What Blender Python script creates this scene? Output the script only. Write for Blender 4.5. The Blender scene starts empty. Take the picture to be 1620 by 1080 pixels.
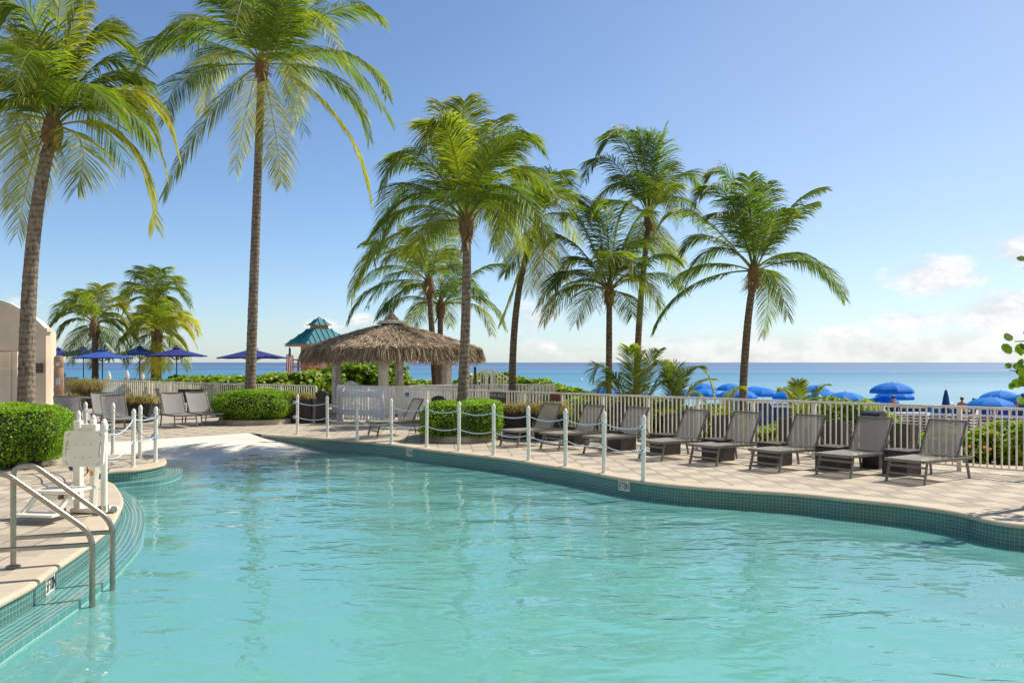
import bpy, math, random
import numpy as np
from mathutils import Vector, Matrix, noise as mnoise
from mathutils.geometry import tessellate_polygon, intersect_point_line
R = math.radians
random.seed(7); RNG = np.random.default_rng(7)
S = bpy.context.scene
COL = S.collection
F = 1350.0; CH = 1.85; HY = 573.0            # measured: focal length in photo pixels, eye height, horizon row

# ---------------------------------------------------------------- camera, sky, sun, exposure
cd = bpy.data.cameras.new('camera'); cam = bpy.data.objects.new('camera', cd); COL.objects.link(cam)
cam.location = (0, 0, CH); cam.rotation_euler = (R(90), 0, 0)
cd.sensor_width = 36; cd.lens = 30.0; cd.shift_y = 33/1620.0; cd.clip_end = 100000; cd.clip_start = 0.05
S.camera = cam
S.view_settings.view_transform = 'Standard'; S.view_settings.look = 'None'
S.view_settings.exposure = 0.62; S.view_settings.gamma = 1.0
SUN_AZ = R(60); SUN_EL = R(50)               # azimuth clockwise from +Y
W = bpy.data.worlds.new('World'); S.world = W; W.use_nodes = True
wn = W.node_tree.nodes; wl = W.node_tree.links; wn.clear()

def N(nt, typ, **kw):
    n = nt.nodes.new(typ)
    for k, v in kw.items():
        if k.startswith('_'): setattr(n, k[1:], v)
    return n
def math_(nt, op, a, b=None, c=None, clamp=False):
    n = nt.nodes.new('ShaderNodeMath'); n.operation = op; n.use_clamp = clamp
    for i, x in enumerate((a, b, c)):
        if x is None: continue
        if isinstance(x, (int, float)): n.inputs[i].default_value = x
        else: nt.links.new(x, n.inputs[i])
    return n.outputs[0]
def mixc(nt, fac, a, b, mode='MIX'):
    n = nt.nodes.new('ShaderNodeMix'); n.data_type = 'RGBA'; n.blend_type = mode
    for s, x in ((n.inputs[0], fac), (n.inputs[6], a), (n.inputs[7], b)):
        if isinstance(x, (int, float)): s.default_value = x
        elif isinstance(x, (tuple, list)): s.default_value = (*x[:3], 1)
        else: nt.links.new(x, s)
    return n.outputs[2]
def sstep(nt, x, lo, hi, t0=0.0, t1=1.0):
    n = nt.nodes.new('ShaderNodeMapRange'); n.interpolation_type = 'SMOOTHSTEP'
    nt.links.new(x, n.inputs[0])
    n.inputs[1].default_value = lo; n.inputs[2].default_value = hi; n.inputs[3].default_value = t0; n.inputs[4].default_value = t1
    return n.outputs[0]

def build_world():
    nt = W.node_tree
    out = wn.new('ShaderNodeOutputWorld'); bg = wn.new('ShaderNodeBackground')
    sky = wn.new('ShaderNodeTexSky'); sky.sky_type = 'NISHITA'; sky.sun_disc = False
    sky.sun_elevation = SUN_EL; sky.sun_rotation = SUN_AZ
    sky.altitude = 0; sky.air_density = 0.85; sky.dust_density = 0.35; sky.ozone_density = 2.2
    tc = wn.new('ShaderNodeTexCoord')
    sp = wn.new('ShaderNodeSeparateXYZ'); wl.new(tc.outputs['Generated'], sp.inputs[0])
    x, y, z = sp.outputs
    az = math_(nt, 'ARCTAN2', x, y)                       # 0 ahead, + to the right
    h = math_(nt, 'SQRT', math_(nt, 'ADD', math_(nt, 'MULTIPLY', x, x), math_(nt, 'MULTIPLY', y, y)))
    el = math_(nt, 'ARCTAN2', z, h)
    cb = wn.new('ShaderNodeCombineXYZ'); wl.new(az, cb.inputs[0]); wl.new(math_(nt, 'MULTIPLY', el, 1.7), cb.inputs[1])
    nz = wn.new('ShaderNodeTexNoise'); nz.inputs['Scale'].default_value = 24; nz.inputs['Detail'].default_value = 9; nz.inputs['Roughness'].default_value = 0.62
    wl.new(cb.outputs[0], nz.inputs['Vector'])
    nz2 = wn.new('ShaderNodeTexNoise'); nz2.inputs['Scale'].default_value = 7; nz2.inputs['Detail'].default_value = 5
    wl.new(cb.outputs[0], nz2.inputs['Vector'])
    # cumulus banks: (az px, el px, radius az, radius el, weight)
    blobs = [(1478, 452, 78, 38, .86), (1440, 432, 34, 20, .7), (1620, 420, 58, 34, .85), (1600, 505, 100, 44, .9), (1460, 512, 120, 24, .72),
             (850, 500, 48, 42, .74), (860, 552, 60, 26, .7), (505, 515, 40, 18, .75), (575, 512, 55, 22, .7), (625, 540, 120, 22, .55),
             (925, 549, 40, 9, .6), (1040, 534, 45, 11, .66), (1190, 530, 60, 14, .72), (1330, 530, 90, 14, .72), (1390, 482, 16, 7, .62), (1555, 456, 14, 5, .55),
             (1750, 470, 120, 60, .8), (1950, 440, 150, 70, .8), (-120, 500, 200, 40, .6)]
    tot = None
    for (px_, py_, ra, re, w) in blobs:
        a0 = math.atan((px_-810)/F); e0 = math.atan((HY-py_)/F)
        da = math_(nt, 'DIVIDE', math_(nt, 'SUBTRACT', az, a0), ra/F)
        de = math_(nt, 'DIVIDE', math_(nt, 'SUBTRACT', el, e0), re/F)
        d2 = math_(nt, 'ADD', math_(nt, 'MULTIPLY', da, da), math_(nt, 'MULTIPLY', de, de))
        g = math_(nt, 'MULTIPLY', math_(nt, 'EXPONENT', math_(nt, 'MULTIPLY', d2, -0.8)), w)
        tot = g if tot is None else math_(nt, 'MAXIMUM', tot, g)
    dens = math_(nt, 'ADD', tot, math_(nt, 'MULTIPLY', math_(nt, 'SUBTRACT', nz.outputs[0], .5), 1.35))
    cl = sstep(nt, dens, .42, .80)
    # thin bank of cloud along the horizon, heavier to the right
    band = math_(nt, 'MULTIPLY', sstep(nt, el, .062, .012), sstep(nt, az, -.12, .30, .12, 1.0))
    bd = math_(nt, 'ADD', band, math_(nt, 'MULTIPLY', math_(nt, 'SUBTRACT', nz.outputs[0], .5), .9))
    bandm = math_(nt, 'MULTIPLY', sstep(nt, bd, .36, .9), .65)
    allc = math_(nt, 'MAXIMUM', cl, bandm)
    allc = math_(nt, 'MULTIPLY', allc, sstep(nt, el, .26, .18))
    allc = math_(nt, 'MULTIPLY', allc, sstep(nt, y, -.1, .3))
    shade = sstep(nt, nz.outputs[0], .35, .62, .74, 1.0)
    ccol = mixc(nt, 1.0, (8.2, 8.3, 8.6), shade, 'MULTIPLY')
    n = wn.new('ShaderNodeCombineXYZ')
    cc = wn.new('ShaderNodeVectorMath'); cc.operation = 'SCALE'; cc.inputs[0].default_value = (7.9, 7.85, 7.8); wl.new(shade, cc.inputs['Scale'])
    skyc = mixc(nt, 1.0, sky.outputs[0], (0.94, 1.04, 1.14), 'MULTIPLY')
    skyc = mixc(nt, math_(nt, 'MULTIPLY', sstep(nt, az, -.25, .75), sstep(nt, el, .75, 0.0, .10, .38)), skyc, (6.4, 6.9, 7.3))
    skyc = mixc(nt, sstep(nt, el, .09, -.02, 0.0, .25), skyc, (5.0, 5.6, 6.3))
    fin = mixc(nt, math_(nt, 'MULTIPLY', allc, .85), skyc, cc.outputs[0])
    wl.new(fin, bg.inputs[0]); bg.inputs[1].default_value = 0.085
    wl.new(bg.outputs[0], out.inputs[0])
build_world()
sd = bpy.data.lights.new('sun', 'SUN'); sd.energy = 4.1; sd.angle = R(0.5); sd.color = (1.0, 0.92, 0.79)
sun = bpy.data.objects.new('sun', sd); COL.objects.link(sun)
sdir = Vector((math.sin(SUN_AZ)*math.cos(SUN_EL), math.cos(SUN_AZ)*math.cos(SUN_EL), math.sin(SUN_EL)))
sun.rotation_euler = sdir.to_track_quat('Z', 'Y').to_euler(); sun.location = (30, 20, 40)
S.cycles.transparent_max_bounces = 24; S.cycles.max_bounces = 8; S.cycles.volume_bounces = 0

# ---------------------------------------------------------------- helpers
def gp(x, y, z=0.0):                         # photo pixel -> world point at height z
    D = F*(CH-z)/(y-HY); return Vector(((x-810)*D/F, D, z))
def dp(x, y, D):                             # photo pixel -> world point at distance D
    return Vector(((x-810)*D/F, D, CH-(y-HY)*D/F))
def tag(o, label=None, cat=None, group=None, kind=None):
    if label: o['label'] = label
    if cat: o['category'] = cat
    if group: o['group'] = group
    if kind: o['kind'] = kind
    return o
def empty(name, loc, rz=0, label=None, cat=None, group=None):
    o = bpy.data.objects.new(name, None); COL.objects.link(o); o.location = loc; o.rotation_euler = (0, 0, rz)
    o.empty_display_size = .2
    return tag(o, label, cat, group)
def copy_tree(o, parent=None):
    c = o.copy(); COL.objects.link(c); c.parent = parent
    for ch in list(o.children): copy_tree(ch, c)
    return c
class MB:
    def __init__(s): s.v = []; s.f = []; s.uv = []; s.mi = []; s.cur = 0; s.tone = None; s.tn = []
    def face(s, idx, uv=None):
        s.f.append(tuple(idx)); s.mi.append(s.cur); s.uv.append(uv); 
        if s.tone is not None: s.tn.append(s.tone)
    def poly(s, pts, uv=None):
        b = len(s.v); s.v += [tuple(p) for p in pts]; s.face(range(b, b+len(pts)), uv)
    def box(s, c, d, M=None):
        b = len(s.v); hx, hy, hz = d[0]/2, d[1]/2, d[2]/2
        for sx in (-1, 1):
            for sy in (-1, 1):
                for sz in (-1, 1):
                    p = Vector((sx*hx, sy*hy, sz*hz)); p = (M @ p if M is not None else p) + Vector(c); s.v.append(tuple(p))
        for q in ((0,1,3,2), (4,6,7,5), (0,4,5,1), (2,3,7,6), (0,2,6,4), (1,5,7,3)): s.face([b+i for i in q])
    def bar(s, p, q, w, h, up=(0,0,1)):
        p = Vector(p); q = Vector(q); y = (q-p); L = y.length; y.normalize()
        x = y.cross(Vector(up)); 
        if x.length < 1e-4: x = y.cross(Vector((1,0,0)))
        x.normalize(); z = x.cross(y)
        M = Matrix((x, y, z)).transposed(); s.box((p+q)/2, (w, L, h), M)
    def tube(s, pts, r, n=8, caps=True, ring=None):
        pts = [Vector(p) for p in pts]; m = len(pts)
        rr = r if isinstance(r, (list, tuple)) else [r]*m
        t0 = (pts[1]-pts[0]).normalized(); ref = Vector((0,0,1)) if abs(t0.z) < .9 else Vector((1,0,0))
        u = t0.cross(ref).normalized(); b = len(s.v)
        for i in range(m):
            t = (pts[min(i+1, m-1)]-pts[max(i-1, 0)]).normalized()
            u = (u - t*u.dot(t)).normalized(); w = t.cross(u)
            for k in range(n):
                a = 2*math.pi*k/n; s.v.append(tuple(pts[i]+(u*math.cos(a)+w*math.sin(a))*rr[i]))
        for i in range(m-1):
            for k in range(n):
                k2 = (k+1) % n; s.face((b+i*n+k, b+i*n+k2, b+(i+1)*n+k2, b+(i+1)*n+k))
        if caps:
            s.face([b+k for k in range(n)][::-1]); s.face([b+(m-1)*n+k for k in range(n)])
    def lathe(s, prof, n=16, c=(0,0,0), ang0=0):
        b = len(s.v)
        for (r, z) in prof:
            for k in range(n):
                a = ang0+2*math.pi*k/n; s.v.append((c[0]+r*math.cos(a), c[1]+r*math.sin(a), c[2]+z))
        for i in range(len(prof)-1):
            for k in range(n):
                k2 = (k+1) % n; s.face((b+i*n+k, b+i*n+k2, b+(i+1)*n+k2, b+(i+1)*n+k))
        s.face([b+k for k in range(n)][::-1]); s.face([b+(len(prof)-1)*n+k for k in range(n)])
    def build(s, name, mats, parent=None, smooth=False, bevel=0, loc=None, sharp=40):
        me = bpy.data.meshes.new(name); me.from_pydata(s.v, [], s.f)
        if not isinstance(mats, (list, tuple)): mats = [mats]
        for m in mats: me.materials.append(m)
        if len(mats) > 1: me.polygons.foreach_set('material_index', s.mi)
        if any(u is not None for u in s.uv):
            ul = me.uv_layers.new(name='UVMap'); k = 0
            for fi, f in enumerate(s.f):
                for j in range(len(f)):
                    if s.uv[fi] is not None: ul.data[k].uv = s.uv[fi][j]
                    k += 1
        if s.tn:
            at = me.attributes.new('tone', 'FLOAT', 'FACE'); at.data.foreach_set('value', s.tn)
        if smooth:
            me.polygons.foreach_set('use_smooth', [True]*len(me.polygons)); me.update()
            if sharp: me.set_sharp_from_angle(angle=R(sharp))
        me.update()
        o = bpy.data.objects.new(name, me); COL.objects.link(o)
        if parent is not None: o.parent = parent
        if loc is not None: o.location = loc
        if bevel:
            m = o.modifiers.new('bevel', 'BEVEL'); m.width = bevel; m.segments = 2; m.limit_method = 'ANGLE'
        return o

# ---------------------------------------------------------------- materials
def newmat(name):
    m = bpy.data.materials.new(name); m.use_nodes = True; nt = m.node_tree
    b = nt.nodes['Principled BSDF']; return m, nt, b
def coord(nt, which='Object'):
    return nt.nodes.new('ShaderNodeTexCoord').outputs[which]
def noise_(nt, vec, scale, detail=4, rough=.55):
    n = nt.nodes.new('ShaderNodeTexNoise'); n.inputs['Scale'].default_value = scale; n.inputs['Detail'].default_value = detail; n.inputs['Roughness'].default_value = rough
    if vec is not None: nt.links.new(vec, n.inputs['Vector'])
    return n.outputs[0]
def mapv(nt, vec, scale=(1,1,1), rot=(0,0,0), loc=(0,0,0)):
    n = nt.nodes.new('ShaderNodeMapping'); nt.links.new(vec, n.inputs[0]); n.inputs['Scale'].default_value = scale; n.inputs['Rotation'].default_value = rot; n.inputs['Location'].default_value = loc
    return n.outputs[0]
def bump_(nt, h, strength, dist, normal=None):
    n = nt.nodes.new('ShaderNodeBump'); n.inputs['Strength'].default_value = strength; n.inputs['Distance'].default_value = dist; nt.links.new(h, n.inputs['Height'])
    if normal is not None: nt.links.new(normal, n.inputs['Normal'])
    return n.outputs[0]
def simple(name, col, rough=.5, metal=0, var=.12, vscale=6, bump=0, bscale=60, spec=.5, col2=None):
    m, nt, b = newmat(name); c = coord(nt)
    n1 = noise_(nt, c, vscale, 5)
    c2 = col2 if col2 else tuple(max(0, x*(1-var*2)) for x in col)
    c1 = col if col2 else tuple(min(1, x*(1+var*.6)) for x in col)
    nt.links.new(mixc(nt, sstep(nt, n1, .3, .7), c2, c1), b.inputs['Base Color'])
    b.inputs['Roughness'].default_value = rough; b.inputs['Metallic'].default_value = metal; b.inputs['Specular IOR Level'].default_value = spec
    nt.links.new(math_(nt, 'MULTIPLY_ADD', n1, .2, rough-.1, clamp=True), b.inputs['Roughness'])
    if bump: nt.links.new(bump_(nt, noise_(nt, c, bscale, 3), bump, .01), b.inputs['Normal'])
    return m
M = {}
M['white_paint'] = simple('white_paint', (.78, .77, .70), .35, var=.05, vscale=4)
M['white_plastic'] = simple('white_plastic', (.80, .78, .68), .4, var=.06, vscale=3)
M['fence_white'] = simple('fence_white', (.86, .84, .80), .5, var=.07, vscale=3, bump=.1, bscale=30)
M['fence_beige'] = simple('fence_beige', (.86, .80, .68), .42, var=.08, vscale=5)
M['bluewhite'] = simple('blue_grey_paint', (.62, .68, .76), .5, var=.06)
M['steel'] = simple('stainless_steel', (.38, .345, .29), .32, metal=1, var=.05, vscale=9)
M['chrome_dull'] = simple('dull_steel', (.5, .47, .42), .35, metal=1, var=.15)
M['black'] = simple('black_plastic', (.022, .021, .021), .42, var=.1)
M['frame_grey'] = simple('frame_grey', (.19, .175, .155), .42, var=.08, metal=.2)
M['wicker'] = simple('brown_wicker', (.055, .043, .036), .55, var=.25, vscale=40, bump=.6, bscale=120)
M['planter'] = simple('dark_planter', (.028, .026, .027), .55, var=.2, vscale=8, bump=.2)
M['stone_curb'] = simple('stone_curb', (.50, .42, .33), .8, var=.12, vscale=3, bump=.4, bscale=30)
M['stucco'] = simple('beige_stucco', (.78, .66, .51), .9, var=.06, vscale=1.2, bump=.35, bscale=45)
M['stucco_light'] = simple('pale_stucco', (.76, .69, .59), .9, var=.05, vscale=1.2, bump=.35, bscale=45)
M['bollard'] = simple('tan_concrete', (.48, .31, .20), .8, var=.08, vscale=3, bump=.25, bscale=50)
M['brown_sign'] = simple('brown_sign', (.075, .030, .022), .45, var=.08)
M['red_sign'] = simple('red_brown_sign', (.19, .055, .035), .5, var=.1)
M['letter'] = simple('letter_white', (.75, .72, .66), .5, var=.02)
M['ink'] = simple('black_ink', (.012, .012, .012), .5, var=.02)
M['tile_white'] = simple('glazed_white_tile', (.74, .74, .68), .15, var=.04)
M['blue_sign'] = simple('blue_sign', (.02, .16, .42), .4, var=.03)
M['lead_wood'] = simple('orange_wood', (.48, .21, .08), .6, var=.2, vscale=5)
M['wood_dark'] = simple('brown_wood', (.12, .065, .035), .7, var=.2, vscale=6, bump=.3)
M['post_wood'] = simple('weathered_white_wood', (.72, .69, .62), .7, var=.12, vscale=5, bump=.3, bscale=30)
M['blue_tarp'] = simple('blue_tarp', (.010, .060, .20), .5, var=.2, vscale=2)
M['blue_cover'] = simple('bright_blue_cover', (.02, .22, .58), .55, var=.15, vscale=3)
M['blue_pad'] = simple('blue_sling', (.012, .04, .30), .6, var=.12)
M['bounce_hotel'] = simple('cream_render', (.88, .82, .70), .85, var=.03, vscale=.4)  # pale colour for the added facade that bounces fill light
M['skin'] = simple('skin', (.42, .21, .13), .5, var=.05)
M['hair'] = simple('dark_hair', (.02, .013, .01), .5, var=.2, vscale=30)
M['shirt'] = simple('white_shirt', (.65, .66, .68), .8, var=.05)
M['slate_cloth'] = simple('slate_cloth', (.07, .09, .14), .8, var=.1)
M['orange'] = simple('orange_petal', (.80, .27, .01), .5, var=.1)
M['pink'] = simple('pink_petal', (.75, .15, .18), .5, var=.1)
M['flag_red'] = simple('flag_red', (.42, .02, .03), .7, var=.05)
M['flag_blue'] = simple('flag_blue', (.02, .03, .13), .7, var=.05)
M['board'] = simple('paddleboard', (.40, .38, .36), .35, var=.1)
M['flagstone_plain'] = simple('pool_plaster', (.64, .61, .55), .75, var=.05, vscale=.9, bump=.12, bscale=25)

def mat_sling(name, col, trans):
    m, nt, b = newmat(name); c = coord(nt)
    w = noise_(nt, mapv(nt, c, (180, 180, 180)), 1, 1)
    nt.links.new(mixc(nt, w, tuple(x*.8 for x in col), tuple(x*1.2 for x in col)), b.inputs['Base Color'])
    b.inputs['Roughness'].default_value = .6
    tl = nt.nodes.new('ShaderNodeBsdfTranslucent'); tl.inputs[0].default_value = (*[x*1.3 for x in col], 1)
    tr = nt.nodes.new('ShaderNodeBsdfTransparent')
    m1 = nt.nodes.new('ShaderNodeMixShader'); m1.inputs[0].default_value = .25; nt.links.new(b.outputs[0], m1.inputs[1]); nt.links.new(tl.outputs[0], m1.inputs[2])
    m2 = nt.nodes.new('ShaderNodeMixShader'); m2.inputs[0].default_value = trans; nt.links.new(m1.outputs[0], m2.inputs[1]); nt.links.new(tr.outputs[0], m2.inputs[2])
    nt.links.new(m2.outputs[0], nt.nodes['Material Output'].inputs[0]); return m
M['sling'] = mat_sling('grey_mesh_sling', (.37, .345, .30), .27)
M['sling_l'] = mat_sling('pale_grey_mesh_sling', (.30, .29, .28), .06)

def mat_cloth(name, col, tl=.35):
    m, nt, b = newmat(name); c = coord(nt)
    n1 = noise_(nt, c, 2.5, 4)
    cc = mixc(nt, n1, tuple(x*.8 for x in col), tuple(min(1, x*1.15) for x in col))
    nt.links.new(cc, b.inputs['Base Color']); b.inputs['Roughness'].default_value = .75
    nt.links.new(bump_(nt, noise_(nt, c, 5, 3), .3, .03), b.inputs['Normal'])
    t = nt.nodes.new('ShaderNodeBsdfTranslucent'); nt.links.new(cc, t.inputs[0])
    mx = nt.nodes.new('ShaderNodeMixShader'); mx.inputs[0].default_value = tl
    nt.links.new(b.outputs[0], mx.inputs[1]); nt.links.new(t.outputs[0], mx.inputs[2])
    nt.links.new(mx.outputs[0], nt.nodes['Material Output'].inputs[0]); return m
M['navy'] = mat_cloth('navy_canvas', (.018, .025, .20), .2)
M['royal'] = mat_cloth('royal_blue_canvas', (.03, .105, .44), .25)
M['azure'] = mat_cloth('azure_canvas', (.0, .24, .82), .4)
M['azure_dark'] = mat_cloth('deep_azure_canvas', (.008, .075, .25), .3)
M['white_canvas'] = mat_cloth('white_canvas', (.72, .72, .70), .2)

def mat_leaf(name, c0, c1, c2, tl=.35, rough=.4):
    m, nt, b = newmat(name)
    a = nt.nodes.new('ShaderNodeAttribute'); a.attribute_name = 'tone'
    r = nt.nodes.new('ShaderNodeValToRGB'); r.color_ramp.elements[0].color = (*c0, 1); r.color_ramp.elements[1].color = (*c2, 1)
    e = r.color_ramp.elements.new(.5); e.color = (*c1, 1)
    nt.links.new(a.outputs['Fac'], r.inputs[0]); nt.links.new(r.outputs[0], b.inputs['Base Color'])
    b.inputs['Roughness'].default_value = rough+.12; b.inputs['Specular IOR Level'].default_value = .35
    t = nt.nodes.new('ShaderNodeBsdfTranslucent')
    nt.links.new(mixc(nt, 1.0, r.outputs[0], (1.5, 1.7, .45), 'MULTIPLY'), t.inputs[0])
    mx = nt.nodes.new('ShaderNodeMixShader'); mx.inputs[0].default_value = tl
    nt.links.new(b.outputs[0], mx.inputs[1]); nt.links.new(t.outputs[0], mx.inputs[2])
    nt.links.new(mx.outputs[0], nt.nodes['Material Output'].inputs[0]); return m
M['palm_leaf'] = mat_leaf('palm_leaflet', (.055, .105, .022), (.170, .225, .028), (.48, .42, .06), .50, .38)
M['palm_dark'] = mat_leaf('palm_leaflet_deep', (.045, .090, .024), (.125, .185, .028), (.36, .34, .05), .48, .38)
M['hedge_leaf'] = mat_leaf('hedge_leaf', (.07, .15, .010), (.18, .32, .014), (.36, .48, .025), .45, .35)
M['grape_leaf'] = mat_leaf('sea_grape_leaf', (.08, .15, .015), (.19, .29, .02), (.36, .42, .03), .42, .35)
M['shrub_leaf'] = mat_leaf('shrub_leaf', (.06, .12, .012), (.18, .28, .02), (.42, .48, .03), .45, .4)
M['straw'] = mat_leaf('ornamental_grass', (.10, .10, .03), (.30, .24, .10), (.50, .38, .18), .3, .7)
M['husk'] = mat_leaf('palm_husk', (.10, .06, .035), (.26, .17, .09), (.45, .34, .2), .1, .8)
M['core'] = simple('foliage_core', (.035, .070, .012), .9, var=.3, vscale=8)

def mat_trunk(name, dark, light):
    m, nt, b = newmat(name); c = coord(nt)
    n1 = noise_(nt, mapv(nt, c, (3, 3, 1)), 6, 5)
    w = nt.nodes.new('ShaderNodeTexWave'); w.wave_type = 'BANDS'; w.bands_direction = 'Z'; w.inputs['Scale'].default_value = 2.4; w.inputs['Distortion'].default_value = 5.0; w.inputs['Detail'].default_value = 3; w.inputs['Detail Scale'].default_value = 2.5
    nt.links.new(c, w.inputs[0])
    f = math_(nt, 'MULTIPLY_ADD', w.outputs[1], .20, math_(nt, 'MULTIPLY', n1, .95), clamp=True)
    nt.links.new(mixc(nt, sstep(nt, f, .18, .85), dark, light), b.inputs['Base Color'])
    b.inputs['Roughness'].default_value = .9; b.inputs['Specular IOR Level'].default_value = .2
    nt.links.new(bump_(nt, f, .9, .03), b.inputs['Normal']); return m
M['trunk'] = mat_trunk('palm_trunk', (.065, .050, .040), (.30, .245, .195))
M['trunk_far'] = mat_trunk('palm_trunk_slim', (.055, .040, .028), (.24, .18, .13))

def mat_thatch():
    m, nt, b = newmat('thatch_straw')
    a = nt.nodes.new('ShaderNodeAttribute'); a.attribute_name = 'tone'
    r = nt.nodes.new('ShaderNodeValToRGB'); r.color_ramp.elements[0].color = (.12, .085, .055, 1); r.color_ramp.elements[1].color = (.74, .62, .46, 1)
    e = r.color_ramp.elements.new(.5); e.color = (.42, .32, .22, 1)
    nt.links.new(a.outputs['Fac'], r.inputs[0]); nt.links.new(r.outputs[0], b.inputs['Base Color']); b.inputs['Roughness'].default_value = .85
    return m
M['thatch'] = mat_thatch()

def mat_roof():
    m, nt, b = newmat('teal_metal_roof'); 
    n1 = noise_(nt, coord(nt), 2, 4)
    nt.links.new(mixc(nt, n1, (.004, .13, .15), (.01, .20, .22)), b.inputs['Base Color']); b.inputs['Roughness'].default_value = .35; return m
M['teal_roof'] = mat_roof()

def mat_pavers():
    m, nt, b = newmat('concrete_pavers'); c = coord(nt)
    v = mapv(nt, c, (1/.37, 1/.37, 1), (0, 0, R(-5)))
    sp = nt.nodes.new('ShaderNodeSeparateXYZ'); nt.links.new(v, sp.inputs[0])
    fx = math_(nt, 'FLOOR', sp.outputs[0]); 
    yo = sp.outputs[1]
    fy = math_(nt, 'FLOOR', yo)
    par = math_(nt, 'FLOORED_MODULO', math_(nt, 'ADD', fx, fy), 2)
    cb = nt.nodes.new('ShaderNodeCombineXYZ'); nt.links.new(fx, cb.inputs[0]); nt.links.new(fy, cb.inputs[1])
    wn_ = nt.nodes.new('ShaderNodeTexWhiteNoise'); wn_.noise_dimensions = '2D'; nt.links.new(cb.outputs[0], wn_.inputs['Vector'])
    tone = math_(nt, 'ADD', math_(nt, 'MULTIPLY', par, .64), math_(nt, 'MULTIPLY', wn_.outputs['Value'], .42), clamp=True)
    col = mixc(nt, tone, (.255, .215, .170), (.50, .425, .315))
    col = mixc(nt, math_(nt, 'MULTIPLY', wn_.outputs['Value'], .25), col, (.38, .33, .27))
    n1 = noise_(nt, c, 1.1, 6, .65); n2 = noise_(nt, c, 22, 5, .7)
    col = mixc(nt, sstep(nt, n1, .42, .75, 0, .45), col, (.25, .20, .15)); col = mixc(nt, sstep(nt, noise_(nt, c, .35, 5, .7), .5, .68, 0, .35), col, (.20, .165, .13))
    col = mixc(nt, math_(nt, 'MULTIPLY', n2, .35), col, (.55, .49, .40))
    dx = math_(nt, 'ABSOLUTE', math_(nt, 'SUBTRACT', math_(nt, 'FRACT', sp.outputs[0]), .5))
    dy = math_(nt, 'ABSOLUTE', math_(nt, 'SUBTRACT', math_(nt, 'FRACT', yo), .5))
    jx = sstep(nt, dx, .470, .488); jy = math_(nt, 'MULTIPLY', sstep(nt, dy, .485, .497), .6)
    j = math_(nt, 'MAXIMUM', jx, jy)
    col = mixc(nt, math_(nt, 'MULTIPLY', j, .9), col, (.075, .058, .045))
    nt.links.new(col, b.inputs['Base Color']); b.inputs['Roughness'].default_value = .82
    h = math_(nt, 'SUBTRACT', math_(nt, 'MULTIPLY', n2, .25), j)
    nt.links.new(bump_(nt, h, .5, .008), b.inputs['Normal']); return m
M['pavers'] = mat_pavers()

def mat_plaster():
    m, nt, b = newmat('pool_plaster_floor'); c = coord(nt); sp = nt.nodes.new('ShaderNodeSeparateXYZ'); nt.links.new(c, sp.inputs[0])
    n1 = noise_(nt, c, .8, 6, .65); n2 = noise_(nt, c, 14, 5, .7)
    col = mixc(nt, sstep(nt, n1, .35, .7), (.66, .625, .555), (.55, .52, .46)); col = mixc(nt, sstep(nt, n2, .5, .75, 0, .3), col, (.46, .42, .36))
    v = mapv(nt, c, (.42, .42, 1), (0, 0, R(12))); s2 = nt.nodes.new('ShaderNodeSeparateXYZ'); nt.links.new(v, s2.inputs[0]); js = []
    for q in (0, 1): js.append(sstep(nt, math_(nt, 'ABSOLUTE', math_(nt, 'SUBTRACT', math_(nt, 'FRACT', math_(nt, 'ADD', s2.outputs[q], math_(nt, 'MULTIPLY', n1, .02))), .5)), .4945, .4985))
    j = math_(nt, 'MULTIPLY', math_(nt, 'MAXIMUM', js[0], js[1]), sstep(nt, sp.outputs[2], -.5, -.33)); col = mixc(nt, math_(nt, 'MULTIPLY', j, .55), col, (.2, .19, .16))
    wet = sstep(nt, math_(nt, 'ADD', sp.outputs[2], math_(nt, 'MULTIPLY', math_(nt, 'SUBTRACT', n1, .5), .10)), -.21, -.25)
    col = mixc(nt, math_(nt, 'MULTIPLY', wet, .35), col, (.40, .40, .37)); nt.links.new(col, b.inputs['Base Color'])
    nt.links.new(math_(nt, 'MULTIPLY_ADD', wet, -.5, .8), b.inputs['Roughness']); nt.links.new(bump_(nt, math_(nt, 'SUBTRACT', n2, j), .3, .006), b.inputs['Normal']); return m
M['flagstone'] = mat_plaster()
def mat_coping():
    m, nt, b = newmat('coping_stone'); uv = coord(nt, 'UV'); c = coord(nt)
    sp = nt.nodes.new('ShaderNodeSeparateXYZ'); nt.links.new(uv, sp.inputs[0])
    fr = math_(nt, 'ABSOLUTE', math_(nt, 'SUBTRACT', math_(nt, 'FRACT', math_(nt, 'DIVIDE', sp.outputs[0], .61)), .5))
    j = sstep(nt, fr, .4955, .4985)
    n1 = noise_(nt, c, 2.2, 6, .65); n2 = noise_(nt, c, 40, 4, .7)
    col = mixc(nt, n1, (.40, .335, .24), (.58, .50, .38)); col = mixc(nt, sstep(nt, n2, .58, .75, 0, .4), col, (.34, .27, .19))
    col = mixc(nt, math_(nt, 'MULTIPLY', j, .7), col, (.18, .13, .09))
    nt.links.new(col, b.inputs['Base Color']); b.inputs['Roughness'].default_value = .7
    nt.links.new(bump_(nt, math_(nt, 'SUBTRACT', n2, j), .35, .006), b.inputs['Normal']); return m
M['coping'] = mat_coping()

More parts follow.
